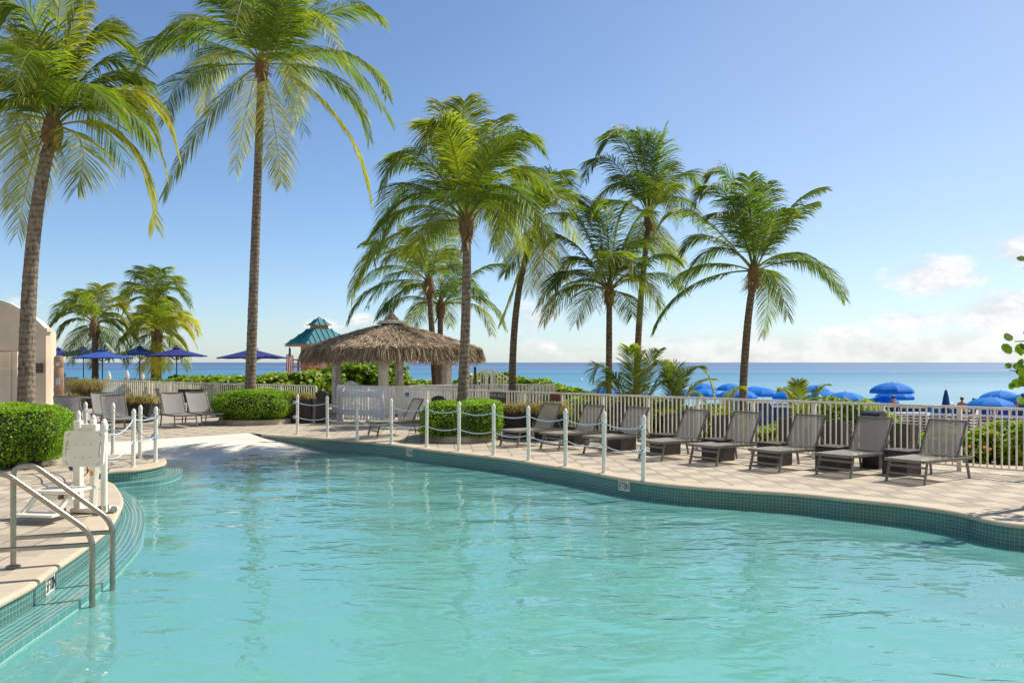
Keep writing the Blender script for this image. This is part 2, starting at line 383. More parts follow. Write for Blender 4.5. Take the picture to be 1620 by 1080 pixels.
def mat_tile(name, ca, cb_, grout, sx=.05, sy=.05, ju=.03, jv=.03):
    m, nt, b = newmat(name); uv = coord(nt, 'UV')
    v = mapv(nt, uv, (1/sx, 1/sy, 1)); sp = nt.nodes.new('ShaderNodeSeparateXYZ'); nt.links.new(v, sp.inputs[0])
    cx = math_(nt, 'FLOOR', sp.outputs[0]); cy = math_(nt, 'FLOOR', sp.outputs[1])
    cb = nt.nodes.new('ShaderNodeCombineXYZ'); nt.links.new(cx, cb.inputs[0]); nt.links.new(cy, cb.inputs[1])
    w = nt.nodes.new('ShaderNodeTexWhiteNoise'); w.noise_dimensions = '2D'; nt.links.new(cb.outputs[0], w.inputs['Vector'])
    dx = math_(nt, 'ABSOLUTE', math_(nt, 'SUBTRACT', math_(nt, 'FRACT', sp.outputs[0]), .5))
    dy = math_(nt, 'ABSOLUTE', math_(nt, 'SUBTRACT', math_(nt, 'FRACT', sp.outputs[1]), .5))
    j = math_(nt, 'MAXIMUM', sstep(nt, dx, .5-ju*1.4, .5-ju*.7), sstep(nt, dy, .5-jv*1.4, .5-jv*.7))
    col = mixc(nt, w.outputs['Value'], ca, cb_)
    col = mixc(nt, noise_(nt, coord(nt), 1.2, 4), col, tuple(x*.75 for x in ca))
    nt.links.new(mixc(nt, math_(nt, 'MULTIPLY', j, .75), col, grout), b.inputs['Base Color'])
    nt.links.new(math_(nt, 'MULTIPLY_ADD', j, .5, .14), b.inputs['Roughness'])
    nt.links.new(bump_(nt, math_(nt, 'SUBTRACT', math_(nt, 'MULTIPLY', w.outputs['Value'], .3), j), .3, .003), b.inputs['Normal']); return m
M['tile'] = mat_tile('teal_mosaic_tile', (.052, .175, .158), (.078, .225, .20), (.42, .50, .43), ju=.035, jv=.035)
M['tile_ledge'] = mat_tile('teal_ledge_tile', (.08, .26, .25), (.11, .31, .295), (.50, .60, .56), sx=.15, sy=.062, ju=.010, jv=.055)

def mat_water():
    m, nt, b = newmat('pool_water_surface'); nt.nodes.remove(b); out = nt.nodes['Material Output']; c = coord(nt)
    w1 = noise_(nt, mapv(nt, c, (1.0, 1.35, 1), (0, 0, R(20))), 0.95, 2, .35)
    ds = nt.nodes.new('ShaderNodeTexNoise'); ds.inputs['Scale'].default_value = 2.7; ds.inputs['Detail'].default_value = 1.5; ds.inputs['Distortion'].default_value = .8; ds.inputs['Roughness'].default_value = .4
    nt.links.new(mapv(nt, c, (1.0, 1.7, 1), (0, 0, R(-12))), ds.inputs['Vector'])
    w3 = noise_(nt, mapv(nt, c, (1, 1.5, 1), (0, 0, R(8))), 8.5, 2, .5)
    calm = sstep(nt, noise_(nt, mapv(nt, c, (1, 1, 1), (0, 0, 0), (3, 1, 0)), .28, 2), .38, .62, .35, 1.0)
    h = math_(nt, 'ADD', math_(nt, 'MULTIPLY', w1, .055), math_(nt, 'MULTIPLY', math_(nt, 'MULTIPLY', ds.outputs[0], .025), calm))
    h = math_(nt, 'ADD', h, math_(nt, 'MULTIPLY', math_(nt, 'MULTIPLY', w3, .0026), calm))
    bn = nt.nodes.new('ShaderNodeBump'); bn.inputs['Strength'].default_value = 1.0; bn.inputs['Distance'].default_value = 1.0; nt.links.new(h, bn.inputs['Height'])
    ge = nt.nodes.new('ShaderNodeNewGeometry'); dt = nt.nodes.new('ShaderNodeVectorMath'); dt.operation = 'DOT_PRODUCT'
    nt.links.new(ge.outputs['Incoming'], dt.inputs[0]); nt.links.new(bn.outputs[0], dt.inputs[1])
    cosv = math_(nt, 'ABSOLUTE', dt.outputs['Value']); frv = math_(nt, 'MULTIPLY_ADD', math_(nt, 'POWER', math_(nt, 'SUBTRACT', 1.0, cosv, clamp=True), 3.8), .97, .03, clamp=True)
    gl = nt.nodes.new('ShaderNodeBsdfGlossy'); gl.inputs['Roughness'].default_value = .004; nt.links.new(bn.outputs[0], gl.inputs['Normal'])
    tr = nt.nodes.new('ShaderNodeBsdfTransparent')
    df = nt.nodes.new('ShaderNodeBsdfDiffuse'); df.inputs[0].default_value = (.19, .53, .49, 1)
    mk = nt.nodes.new('ShaderNodeMixShader'); nt.links.new(tr.outputs[0], mk.inputs[1]); nt.links.new(df.outputs[0], mk.inputs[2])
    # the water is milkier the deeper it gets away from the beach entry
    sp = nt.nodes.new('ShaderNodeSeparateXYZ'); nt.links.new(c, sp.inputs[0])
    dd = math_(nt, 'SUBTRACT', math_(nt, 'MULTIPLY', math_(nt, 'ADD', sp.outputs[0], 6.9), .72), math_(nt, 'MULTIPLY', math_(nt, 'SUBTRACT', sp.outputs[1], 22.4), .694))
    nt.links.new(sstep(nt, dd, 2.0, 9.0, .05, .62), mk.inputs[0])
    mx = nt.nodes.new('ShaderNodeMixShader'); nt.links.new(frv, mx.inputs[0]); nt.links.new(mk.outputs[0], mx.inputs[1]); nt.links.new(gl.outputs[0], mx.inputs[2])
    nt.links.new(mx.outputs[0], out.inputs['Surface'])
    va = nt.nodes.new('ShaderNodeVolumeAbsorption'); va.inputs['Color'].default_value = (.20, .90, .90, 1); va.inputs['Density'].default_value = .60
    nt.links.new(va.outputs[0], out.inputs['Volume'])
    return m
M['water'] = mat_water()

def mat_sea():
    m, nt, b = newmat('sea_water'); c = coord(nt)
    sp = nt.nodes.new('ShaderNodeSeparateXYZ'); nt.links.new(c, sp.inputs[0])
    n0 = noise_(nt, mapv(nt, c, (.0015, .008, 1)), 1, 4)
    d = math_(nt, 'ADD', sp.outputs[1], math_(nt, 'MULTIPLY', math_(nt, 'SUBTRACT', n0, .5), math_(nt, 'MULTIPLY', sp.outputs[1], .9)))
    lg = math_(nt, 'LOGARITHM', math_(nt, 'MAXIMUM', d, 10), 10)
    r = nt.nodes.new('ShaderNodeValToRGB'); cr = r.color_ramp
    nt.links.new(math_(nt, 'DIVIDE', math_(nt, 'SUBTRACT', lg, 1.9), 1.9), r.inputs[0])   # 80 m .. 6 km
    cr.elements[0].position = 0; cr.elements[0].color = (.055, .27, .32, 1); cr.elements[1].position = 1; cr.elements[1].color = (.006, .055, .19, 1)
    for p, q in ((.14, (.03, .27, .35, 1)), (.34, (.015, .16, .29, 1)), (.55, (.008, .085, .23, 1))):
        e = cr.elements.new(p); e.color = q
    h = math_(nt, 'ADD', noise_(nt, mapv(nt, c, (.25, .5, 1)), 1, 5, .6), math_(nt, 'MULTIPLY', noise_(nt, mapv(nt, c, (.03, .09, 1)), 1, 3), 2.0))
    bn = bump_(nt, h, .35, .35)
    b.inputs['Roughness'].default_value = 1; b.inputs['Specular IOR Level'].default_value = 0; nt.links.new(r.outputs[0], b.inputs['Base Color'])
    gl = nt.nodes.new('ShaderNodeBsdfGlossy'); gl.inputs['Roughness'].default_value = .3; nt.links.new(bn, gl.inputs['Normal'])
    streak = sstep(nt, noise_(nt, mapv(nt, c, (.0012, .012, 1)), 1, 5, .6), .3, .7, .30, .58)
    mx = nt.nodes.new('ShaderNodeMixShader'); nt.links.new(streak, mx.inputs[0]); nt.links.new(b.outputs[0], mx.inputs[1]); nt.links.new(gl.outputs[0], mx.inputs[2])
    nt.links.new(mx.outputs[0], nt.nodes['Material Output'].inputs[0]); return m
M['sea'] = mat_sea()
def mat_sand():
    m, nt, b = newmat('beach_sand'); c = coord(nt)
    n1 = noise_(nt, c, .6, 6, .6); n2 = noise_(nt, c, 9, 5, .7)
    col = mixc(nt, n1, (.40, .31, .21), (.56, .47, .35)); col = mixc(nt, sstep(nt, n2, .55, .7, 0, .4), col, (.22, .16, .10))
    nt.links.new(col, b.inputs['Base Color']); b.inputs['Roughness'].default_value = .95
    nt.links.new(bump_(nt, n2, .8, .06), b.inputs['Normal']); return m
M['sand'] = mat_sand()
def mat_rope():
    m, nt, b = newmat('blue_white_rope'); uv = coord(nt, 'UV')
    sp = nt.nodes.new('ShaderNodeSeparateXYZ'); nt.links.new(uv, sp.inputs[0])
    f = math_(nt, 'FRACT', math_(nt, 'ADD', math_(nt, 'DIVIDE', sp.outputs[0], .055), sp.outputs[1]))
    nt.links.new(mixc(nt, sstep(nt, f, .58, .66), (.72, .74, .74), (.06, .20, .42)), b.inputs['Base Color'])
    b.inputs['Roughness'].default_value = .7; return m
M['rope'] = mat_rope()

# ---------------------------------------------------------------- pool outline
def resample(pts, step):
    pts = [Vector(p) for p in pts]; n = len(pts); out = []
    for i in range(n-1):
        p0 = pts[max(i-1, 0)]; p1 = pts[i]; p2 = pts[i+1]; p3 = pts[min(i+2, n-1)]
        k = max(1, int((p2-p1).length/step))
        for j in range(k):
            t = j/k
            out.append(.5*((2*p1)+(p2-p0)*t+(2*p0-5*p1+4*p2-p3)*t*t+(3*p1-p0-3*p2+p3)*t**3))
    out.append(pts[-1]); return out
zl = -.05
def g2(x, y, z=zl): p = gp(x, y, z); return Vector((p.x, p.y, 0))
left_main = resample([Vector((-3.75, 4.9, 0)), Vector((-3.9, 5.8, 0)), g2(0, 960), g2(49, 933), g2(81, 909), g2(134, 872), g2(171, 840), g2(189, 811), g2(193, 795), g2(185, 778.5), g2(175, 768), Vector((-6.75, 13.75, 0))], .12)
bump_edge = resample([Vector((-7.05, 14.35, 0)), g2(177, 749), g2(219, 745.5), g2(255, 738.5), g2(262, 732.6), g2(255, 726.7), g2(228, 723), Vector((-8.1, 17.15, 0))], .10)
ramp_edge = [Vector((-10.2, 18.96, 0)), Vector((-6.9, 22.4, 0)), Vector((-6.45, 21.98, 0))]
right_edge = resample([g2(430, 691), g2(521, 697), g2(613, 705), g2(658, 711.5), g2(719, 719), g2(798, 728.5), g2(857, 738), g2(916.5, 747.5), g2(965, 757), g2(1021, 766), g2(1080, 772.5), g2(1162, 778.6), g2(1264, 785.5), g2(1340, 793.5), g2(1431, 803), g2(1514, 815.6), g2(1598, 833.6), Vector((7.0, 9.0, 0)), Vector((8.6, 7.7, 0)), Vector((9.4, 6.0, 0)), Vector((9.2, 4.4, 0)), Vector((7.6, 3.3, 0))], .14)
near_edge = resample([Vector((7.6, 3.3, 0)), Vector((4, 3.0, 0)), Vector((0, 2.9, 0)), Vector((-2.6, 3.4, 0)), Vector((-3.75, 4.9, 0))], .25)[1:-1]
outline = left_main + bump_edge + ramp_edge + right_edge + near_edge    # runs clockwise round the water
n_out = len(outline)
def outnorm(i, pts=None, closed=True):
    pts = pts or outline; n = len(pts)
    a = pts[(i-1) % n] if closed else pts[max(i-1, 0)]; b = pts[(i+1) % n] if closed else pts[min(i+1, n-1)]
    t = (b-a).normalized(); return Vector((-t.y, t.x, 0))              # to the left of travel = away from the water
EXT = [(34, -14), (34, -10.6), (-.5, 23.9), (1.8, 27.0), (1.8, 31), (0, 37), (-9, 38), (-23, 46), (-45, 46), (-45, -14)]
def struct(o): o['kind'] = 'structure'; return o
WZ = -.28
def build_pool():
    ext = [Vector((x, y, 0)) for x, y in EXT]
    tri = tessellate_polygon([ext, outline]); allp = ext+outline
    mb = MB(); mb.v = [tuple(p) for p in allp]
    for t in tri:
        a, b, c = [allp[i] for i in t]
        mb.face(t if (b-a).cross(c-a).z > 0 else t[::-1])
    ne = len(ext)
    for i in range(ne):                                              # skirt down to the sand
        a = ext[i]; b = ext[(i+1) % ne]; mb.poly([a, b, b+Vector((0, 0, -.4)), a+Vector((0, 0, -.4))])
    struct(mb.build('deck_paving', M['pavers']))
    # coping (not along the beach entry)
    k0 = len(left_main)+len(bump_edge)-3; k1 = len(left_main)+len(bump_edge)+len(ramp_edge)-1
    idx = list(range(k1, n_out))+list(range(0, k0))
    def strip(prof, name, mat, ids, uvs, closed=False):
        mb = MB(); run = 0; prev = None; rows = []
        for i in ids:
            p = outline[i]; nn = outnorm(i)
            if prev is not None: run += (p-prev).length
            prev = p; rows.append(([p+nn*w+Vector((0, 0, z)) for w, z in prof], run))
        for a, b in zip(rows[:-1], rows[1:]):
            for j in range(len(prof)-1):
                mb.poly([a[0][j], b[0][j], b[0][j+1], a[0][j+1]], [(a[1], uvs[j]), (b[1], uvs[j]), (b[1], uvs[j+1]), (a[1], uvs[j+1])])
        return mb.build(name, mat, smooth=True, sharp=60)
    struct(strip([(.31, -.01), (.31, .0045), (.02, .0045), (0, 0), (-.014, -.01), (-.018, -.028), (-.013, -.046), (0, -.052), (.03, -.052)], 'pool_coping', M['coping'], idx, [0, .01, .3, .32, .34, .36, .38, .4, .43]))
    struct(strip([(.012, -.051), (.012, -.212), (0, -.214), (0, -.35)], 'pool_tile_band', M['tile'], idx, [0, .165, .18, .32]))
    # deep plaster wall
    mb = MB()
    for i in range(n_out):
        if k0-1 <= i < k1: continue
        a = outline[i]; b = outline[(i+1) % n_out]; na = outnorm(i)*.004; nb = outnorm((i+1) % n_out)*.004
        mb.poly([a+na+Vector((0, 0, -.345)), b+nb+Vector((0, 0, -.345)), b+nb+Vector((0, 0, -1.7)), a+na+Vector((0, 0, -1.7))])
    for i in range(k0-1, k1):
        a = outline[i]; b = outline[(i+1) % n_out]; na = outnorm(i)*.004
        if i in (k0-1, k0, k0+1): mb.poly([a+Vector((0, 0, -.003)), b+Vector((0, 0, -.003)), b+Vector((0, 0, -1)), a+Vector((0, 0, -1))])
    struct(mb.build('pool_wall', M['flagstone']))
    # floor with the beach entry: straight slope along d
    o = Vector((-6.9, 22.4, 0)); dv = Vector((.72, -.694, 0)).normalized(); sv = Vector((.694, .72, 0)).normalized()
    mb = MB(); prof = [(0, -.002), (1.2, -.13), (2.45, -.275), (5, -.47), (8, -.68), (12, -.92), (13, -.96), (30, -1.05)]
    for (d0, z0), (d1, z1) in zip(prof[:-1], prof[1:]):
        q = [o+dv*d0+sv*(-13)+Vector((0, 0, z0)), o+dv*d0+sv*(1.0 if d0 < .1 else 16)+Vector((0, 0, z0)), o+dv*d1+sv*16+Vector((0, 0, z1)), o+dv*d1+sv*(-13)+Vector((0, 0, z1))]
        if d0 == 0: q[2] = o+dv*d1+sv*2.2+Vector((0, 0, z1)); 
        if d0 == 1.2: q[1] = o+dv*d0+sv*2.2+Vector((0, 0, z0))
        mb.poly(q[::-1])
    # finish joints on the dry entry
    struct(mb.build('pool_floor', M['flagstone']))
    # water body
    ring = [outline[i]+outnorm(i)*.008 for i in range(n_out)]
    mb = MB(); n = n_out
    mb.v = [(p.x, p.y, WZ) for p in ring]+[(p.x, p.y, -1.62) for p in ring]
    for t in tessellate_polygon([ring]):
        a, b, c = [ring[i] for i in t]; t = t if (b-a).cross(c-a).z > 0 else t[::-1]
        mb.face(t); mb.face([i+n for i in t[::-1]])
    for i in range(n):
        j = (i+1) % n; mb.face((i, j, j+n, i+n))
    struct(mb.build('pool_water', M['water']))
    # gutter ledges
    def ledge(inner, outer, name):
        def samp(pts, m):
            L = [0]
            for a, b in zip(pts[:-1], pts[1:]): L.append(L[-1]+(b-a).length)
            res = []; k = 0
            for i in range(m+1):
                s = L[-1]*i/m
                while k < len(L)-2 and L[k+1] < s: k += 1
                t = (s-L[k])/max(1e-6, L[k+1]-L[k]); res.append(pts[k].lerp(pts[k+1], t))
            return res, L[-1]
        m = 60; A, la = samp(inner, m); B, lb = samp(outer, m)
        mb = MB(); zt = -.205
        for i in range(m):
            u0 = lb*i/m; u1 = lb*(i+1)/m
            for r_ in range(1):
                w0 = (B[i]-A[i]).length; w1 = (B[i+1]-A[i+1]).length
                mb.poly([A[i]+Vector((0, 0, zt)), B[i]+Vector((0, 0, zt)), B[i+1]+Vector((0, 0, zt)), A[i+1]+Vector((0, 0, zt))], [(u0, .37), (u0, 0), (u1, 0), (u1, .37)])
            mb.poly([B[i]+Vector((0, 0, zt)), B[i]+Vector((0, 0, -.55)), B[i+1]+Vector((0, 0, -.55)), B[i+1]+Vector((0, 0, zt))], [(u0, .004), (u0, .3), (u1, .3), (u1, .004)])
        return struct(mb.build(name, M['tile_ledge']))
    zo = -.205
    o1 = resample([Vector((-3.35, 4.9, 0)), Vector((-3.5, 5.6, 0)), g2(0, 1035, zo), g2(118, 954, zo), g2(163, 921, zo), g2(195.6, 888.5, zo), g2(220, 860, zo), g2(229, 831.5, zo), g2(229, 815, zo), g2(222, 797, zo), g2(204, 780.5, zo), g2(179, 768, zo), Vector((-6.8, 14.3, 0))], .12)
    ledge(left_main, o1, 'pool_ledge')
    o2 = resample([Vector((-6.8, 14.3, 0)), g2(204, 763.7, zo), g2(261, 757.8, zo), g2(287, 747, zo), g2(283, 738, zo), Vector((-7.0, 17.25, 0)), Vector((-7.9, 17.3, 0))], .1)
    ledge(bump_edge[:-2], o2, 'pool_ledge')
build_pool()

# ---------------------------------------------------------------- beach, sea
def beach_z(X, Y):
    # distance outside the deck outline
    best = 1e9; p = Vector((X, Y))
    for (a, b) in zip(EXT, EXT[1:]+EXT[:1]):
        a = Vector(a); b = Vector(b); q, t = intersect_point_line(p, a, b); t = max(0, min(1, t)); q2 = a.lerp(b, t)
        best = min(best, (p-q2).length)
    s = max(0, min(1, (best-.6)/10)); s = s*s*(3-2*s)
    zb = -1.35-.020*max(0, Y-34) if Y > 34 else -1.35
    if Y > 82: zb = -1.35-.96-.05*(Y-82)
    z = -.06+(zb+.06)*s
    return z+.05*mnoise.noise(Vector((X*.25, Y*.25, 0)))*s-(0 if best > .6 else 0)
def inside(X, Y):
    c = False; n = len(EXT)
    for i in range(n):
        x1, y1 = EXT[i]; x2, y2 = EXT[(i+1) % n]
        if (y1 > Y) != (y2 > Y) and X < (x2-x1)*(Y-y1)/(y2-y1)+x1: c = not c
    return c
def build_beach():
    xs = [-400, -250, -160, -110]+[-80+2*i for i in range(90)]+[110, 140, 190, 260, 400]
    ys = [-30, -20, -12]+[-8+1.5*i for i in range(75)]+[110, 130, 170]
    mb = MB(); idx = {}
    for i, x in enumerate(xs):
        for j, y in enumerate(ys):
            z = -.06 if inside(x, y) else min(-.06, beach_z(x, y)); idx[i, j] = len(mb.v); mb.v.append((x, y, z))
    for i in range(len(xs)-1):
        for j in range(len(ys)-1):
            c4 = [(xs[i], ys[j]), (xs[i+1], ys[j]), (xs[i+1], ys[j+1]), (xs[i], ys[j+1])]
            if all(inside(*c) for c in c4): continue
            mb.face((idx[i, j], idx[i+1, j], idx[i+1, j+1], idx[i, j+1]))
    struct(mb.build('beach', M['sand'], smooth=True, sharp=0))
    mb = MB(); 
    ys = [60, 120, 400, 1500, 6000, 25000]; 
    for a, b in zip(ys[:-1], ys[1:]): mb.poly([(-2.5*a-300, a, -2.38), (2.5*a+300, a, -2.38), (2.5*b+300, b, -2.38), (-2.5*b-300, b, -2.38)])
    struct(mb.build('sea', M['sea']))
build_beach()
def sandz(X, Y): return -0.0 if inside(X, Y) else min(-.06, beach_z(X, Y))

# ---------------------------------------------------------------- palms
def bez(p0, p1, p2, t): return p0*(1-t)**2+p1*2*t*(1-t)+p2*t*t
def frond(mb, R0, Mid, T, leafL, tone, nl=58, wid=.045, droop=.55, rr=.026, rng=random, tatter=0.15):
    C = 2*Mid-(R0+T)/2; nl = int(nl*1.75); wid *= .74; leafL *= 1.05; tone = min(1, tone+.09)
    pts = [bez(R0, C, T, i/14) for i in range(15)]
    mb.tone = min(1, tone+.38); mb.tube(pts, [rr*(1-.85*i/14) for i in range(15)], 4, caps=False)
    L = sum((a-b).length for a, b in zip(pts[:-1], pts[1:]))
    UP = Vector((0, 0, 1))
    for i in range(nl):
        t = .13+.87*(i+.5)/nl; p = bez(R0, C, T, t); tg = (bez(R0, C, T, min(1, t+.02))-bez(R0, C, T, t-.02)).normalized()
        side = tg.cross(UP)
        if side.length < .15: side = tg.cross(Vector((.3, 1, 0)))
        side.normalize(); nrm = side.cross(tg).normalized()
        prof = (.55+.45*min(1, (t-.13)/.25))*(1-.62*max(0, (t-.55)/.45)**1.4)
        for sgn in (-1, 1):
            if rng.random() < tatter*.3: continue
            l = leafL*prof*rng.uniform(.85, 1.1)*(.6 if rng.random() < tatter else 1)
            fwd = .62+.75*t
            d = (side*sgn*1.0+tg*fwd+nrm*.12+Vector((rng.uniform(-.06, .06), rng.uniform(-.06, .06), rng.uniform(-.08, .04)))).normalized()
            w = wid*.5*rng.uniform(.8, 1.15)
            dr = droop*rng.uniform(.7, 1.25)
            p1 = p+(d+Vector((0, 0, -dr*.22))).normalized()*l*.40; p2 = p1+(d+Vector((0, 0, -dr*.62))).normalized()*l*.33; p3 = p2+(d*.9+Vector((0, 0, -dr*1.05))).normalized()*l*.30
            wv = (tg*.75+nrm*rng.uniform(-.5, .5)+UP*.15).normalized()*w
            b = len(mb.v); mb.v += [tuple(p-wv*.5), tuple(p+wv*.5), tuple(p1-wv), tuple(p1+wv), tuple(p2-wv*.8), tuple(p2+wv*.8), tuple(p3)]
            tt = max(0, min(1, tone+rng.uniform(-.13, .13)))
            mb.tone = tt; mb.face((b, b+1, b+3, b+2)); mb.face((b+2, b+3, b+5, b+4)); mb.tone = min(1, tt+(.35 if rng.random() < .35 else .05)); mb.face((b+4, b+5, b+6))
def palm(name, label, base, crown, D, tips, L, leafL, r0, r1, lean_mid=None, mat='palm_leaf', tmat='trunk', extra=6, group=None, seed=1, wid=.045, nl=58, tonebase=.4, droop=.78, base_z=None, spear=True, dD=0):
    """base/crown/tips are rows and columns measured on the photograph, turned into metres at distance D"""
    rng = random.Random(seed)
    B = dp(base[0], base[1], D); z0 = sandz(B.x, D) if base_z is None else base_z
    Cw = dp(crown[0], crown[1], D+dD)
    s0 = (B-Cw).normalized() if False else None
    foot = Vector((B.x, D, z0))
    root = empty(name, foot, 0, label, 'palm tree', group)
    # trunk
    mid = dp(lean_mid[0], lean_mid[1], D+dD*.5) if lean_mid else foot.lerp(Cw, .5)+Vector((0, 0, 0))
    C = 2*mid-(foot+Cw)/2; H = (Cw-foot).length; n = max(20, int(H/.085)); pts = []; rad = []
    for i in range(n+1):
        t = i/n; p = bez(foot, C, Cw, t); pts.append(p-foot)
        r = r0*1.25+(r0-r0*1.25)*min(1, t*8) if t < .125 else r0+(r1-r0)*((t-.125)/.875)**.8
        if z0 < -0.3 or True: r *= (1.02 if i % 2 else .985)+rng.uniform(-.02, .02)
        rad.append(r)
    mb = MB(); mb.tube(pts, rad, 14); mb.build('trunk', M[tmat], root, smooth=True, sharp=0)
    # husk: sheath, dead boots and fibre under the crown
    hb = MB(); cl = Cw-foot; hr = r1*1.0
    hb.tone = .35; hb.tube([cl+Vector((0, 0, z)) for z in (-.30, -.1, .12, .32, .55)], [hr*1.1, hr*1.7, hr*1.9, hr*1.5, hr*.5], 10)
    for k in range(46):
        a = rng.uniform(0, 6.28); zz = rng.uniform(-.32, .25); rr_ = hr*1.2
        p = cl+Vector((math.cos(a)*rr_, math.sin(a)*rr_, zz)); d = Vector((math.cos(a)*rng.uniform(.15, .8), math.sin(a)*rng.uniform(.15, .8), rng.uniform(-1, .7))).normalized()
        l = rng.uniform(.15, .5); sd_ = d.cross(Vector((0, 0, 1))).normalized()*rng.uniform(.015, .05)
        hb.tone = rng.random(); hb.poly([p-sd_, p+sd_, p+d*l+sd_*.3+Vector((0, 0, -.05)), p+d*l-sd_*.3+Vector((0, 0, -.05))])
    hb.build('husk', M['husk'], root)
    mb = MB(); cw = cl+Vector((0, 0, .22)); sc = D/F
    for (mx, my, tx, ty, *o) in tips:
        tn = o[0] if o else rng.uniform(tonebase-.25, tonebase+.3)
        dv = Vector(((tx-crown[0])*sc, 0, -(ty-crown[1])*sc)); mv = Vector(((mx-crown[0])*sc, 0, -(my-crown[1])*sc))
        ch = dv.length
        q = math.sqrt(max(0, L*L*.85-ch*ch))*.75 if ch < L*.92 else 0
        sg = o[1] if len(o) > 1 else rng.choice((-1, 1))
        dy = sg*q*rng.uniform(.6, 1)
        T_ = dp(tx, ty, D+dD+dy)-foot; M_ = dp(mx, my, D+dD+dy*.62)-foot
        st = cw+Vector((dv.x*.02, dy*.02, 0))
        frond(mb, st, M_, T_, leafL, tn, nl, wid, droop, rng=rng)
    for k in range(extra):
        a = 2.4*k+rng.random(); e = rng.uniform(-.05, .95); hd = Vector((math.cos(a)*.55, math.sin(a), 0)).normalized()
        l = L*rng.uniform(.75, .95)
        M_ = cw+hd*l*.45*math.cos(e*.8)+Vector((0, 0, l*.42*math.sin(e+.3))); T_ = cw+hd*l*.88*math.cos(e*.5)+Vector((0, 0, l*(.42*math.sin(e)-.30)))
        frond(mb, cw, M_, T_, leafL, rng.uniform(tonebase-.3, tonebase+.2), int(nl*.8), wid, droop, rng=rng)
    if spear:
        mb.tone = tonebase+.2; mb.tube([cw, cw+Vector((0, 0, L*.15)), cw+Vector((.04, 0, L*.34))], [.05, .035, .008], 5)
    mb.build('crown', M[mat], root)
    return root
PG = 'coconut palms round the pool'
palm('palm_tree', 'tall palm at the far left with yellowish bushy crown cut by the frame', (42, 700), (83, 216), 18.5, [
 (197, 218, 246, 359, .65), (197, 155, 262, 267, .6), (211, 146, 281, 239, .7), (169, 95, 228, 165), (141, 68, 213, 80, .45), (108, 80, 136, 2, .6), (88, 80, 98, -30, .6),
 (81, 62, 53, 137, .55), (50, 30, 0, 38, .3), (21, 67, -45, 92, .3), (7, 109, -53, 160, .5), (35, 200, 17, 327, .75), (55, 250, 27, 369, .7), (128, 225, 122, 297, .5),
 (25, 158, -30, 205, .3), (125, 80, 183, 40, .4), (150, 130, 232, 128, .25), (60, 110, 10, -10, .5), (120, 130, 190, 190, .15)], 3.3, 1.05, .175, .118, lean_mid=(50, 410), extra=7, seed=3, wid=.042, nl=66, tonebase=.40, group=PG, base_z=0)
palm('palm_tree', 'tallest palm, straight grey trunk rising behind the round hedge on the left', (394, 640), (414, 112), 27, [
 (534, 14, 604, 34, .35), (546, 84, 612, 150, .3), (531, 180, 586, 315, .65), (534, 128, 584, 222, .25), (468, 98, 457, 200, .8), (434, 199, 445, 290, .75), (396, 150, 372, 268, .85),
 (330, 183, 259, 309, .5), (296, 122, 262, 192, .15), (338, 96, 320, 178, .8), (302, 62, 213, 84, .12), (332, 30, 284, 62, .3), (378, 25, 334, -20, .2), (403, 25, 390, -60, .4), (432, 30, 474, -40, .35), (455, 55, 506, -5, .3), (440, 60, 452, -20, .2), (350, 80, 300, 130, .2)], 5.1, 1.15, .165, .115, lean_mid=(404, 380), extra=6, seed=5, wid=.05, nl=66, tonebase=.35, group=PG, base_z=0)
palm('palm_tree', 'leaning palm in the centre growing out of the hedge by the pool', (728, 690), (738, 364), 21, [
 (660, 240, 606, 300, .3), (706, 205, 668, 240), (715, 225, 686, 193, .4), (722, 220, 703, 168, .5), (725, 228, 694, 312, .4), (733, 225, 734, 160, .5), (750, 235, 748, 318, .3), (785, 235, 834, 304, .35), (793, 220, 857, 236, .3), (765, 230, 785, 190, .4),
 (650, 292, 603, 358, .25), (612, 380, 556, 470, .5), (676, 350, 656, 442, .6), (786, 316, 794, 406, .5), (800, 322, 830, 398, .6), (700, 355, 640, 400, .4), (640, 330, 590, 410, .3), (800, 270, 868, 300, .3), (770, 260, 820, 215, .3), (680, 262, 628, 262, .2)], 3.6, .95, .135, .10, lean_mid=(737, 500), extra=7, seed=8, wid=.040, nl=64, tonebase=.33, group=PG, base_z=0)
palm('palm_tree', 'dark palm whose low crown hangs over the thatched roof, left of the pair', (691, 650), (679, 455), 33, [
 (596, 452, 551, 508, .2), (635, 462, 598, 500, .15), (615, 392, 575, 384, .2), (640, 395, 605, 420), (700, 395, 735, 430), (715, 420, 760, 465), (660, 400, 640, 360), (695, 390, 705, 350), (668, 480, 655, 515, .5), (620, 420, 566, 455, .25)], 3.6, .9, .13, .105, mat='palm_dark', tmat='trunk_far', extra=5, seed=11, wid=.045, nl=46, tonebase=.35, group=PG)
palm('palm_tree', 'short palm with spreading fronds directly right of the dark palm over the hut', (695, 655), (697, 492), 35, [
 (762, 472, 800, 521, .35), (752, 483, 778, 528, .6), (670, 480, 640, 515, .7), (705, 480, 712, 515, .6), (752, 430, 800, 418, .2), (740, 455, 762, 475), (670, 450, 640, 460), (640, 470, 610, 512, .3), (710, 440, 720, 400, .3)], 3.4, .85, .14, .11, mat='palm_dark', tmat='trunk_far', extra=4, seed=12, wid=.045, nl=44, tonebase=.42, group=PG)
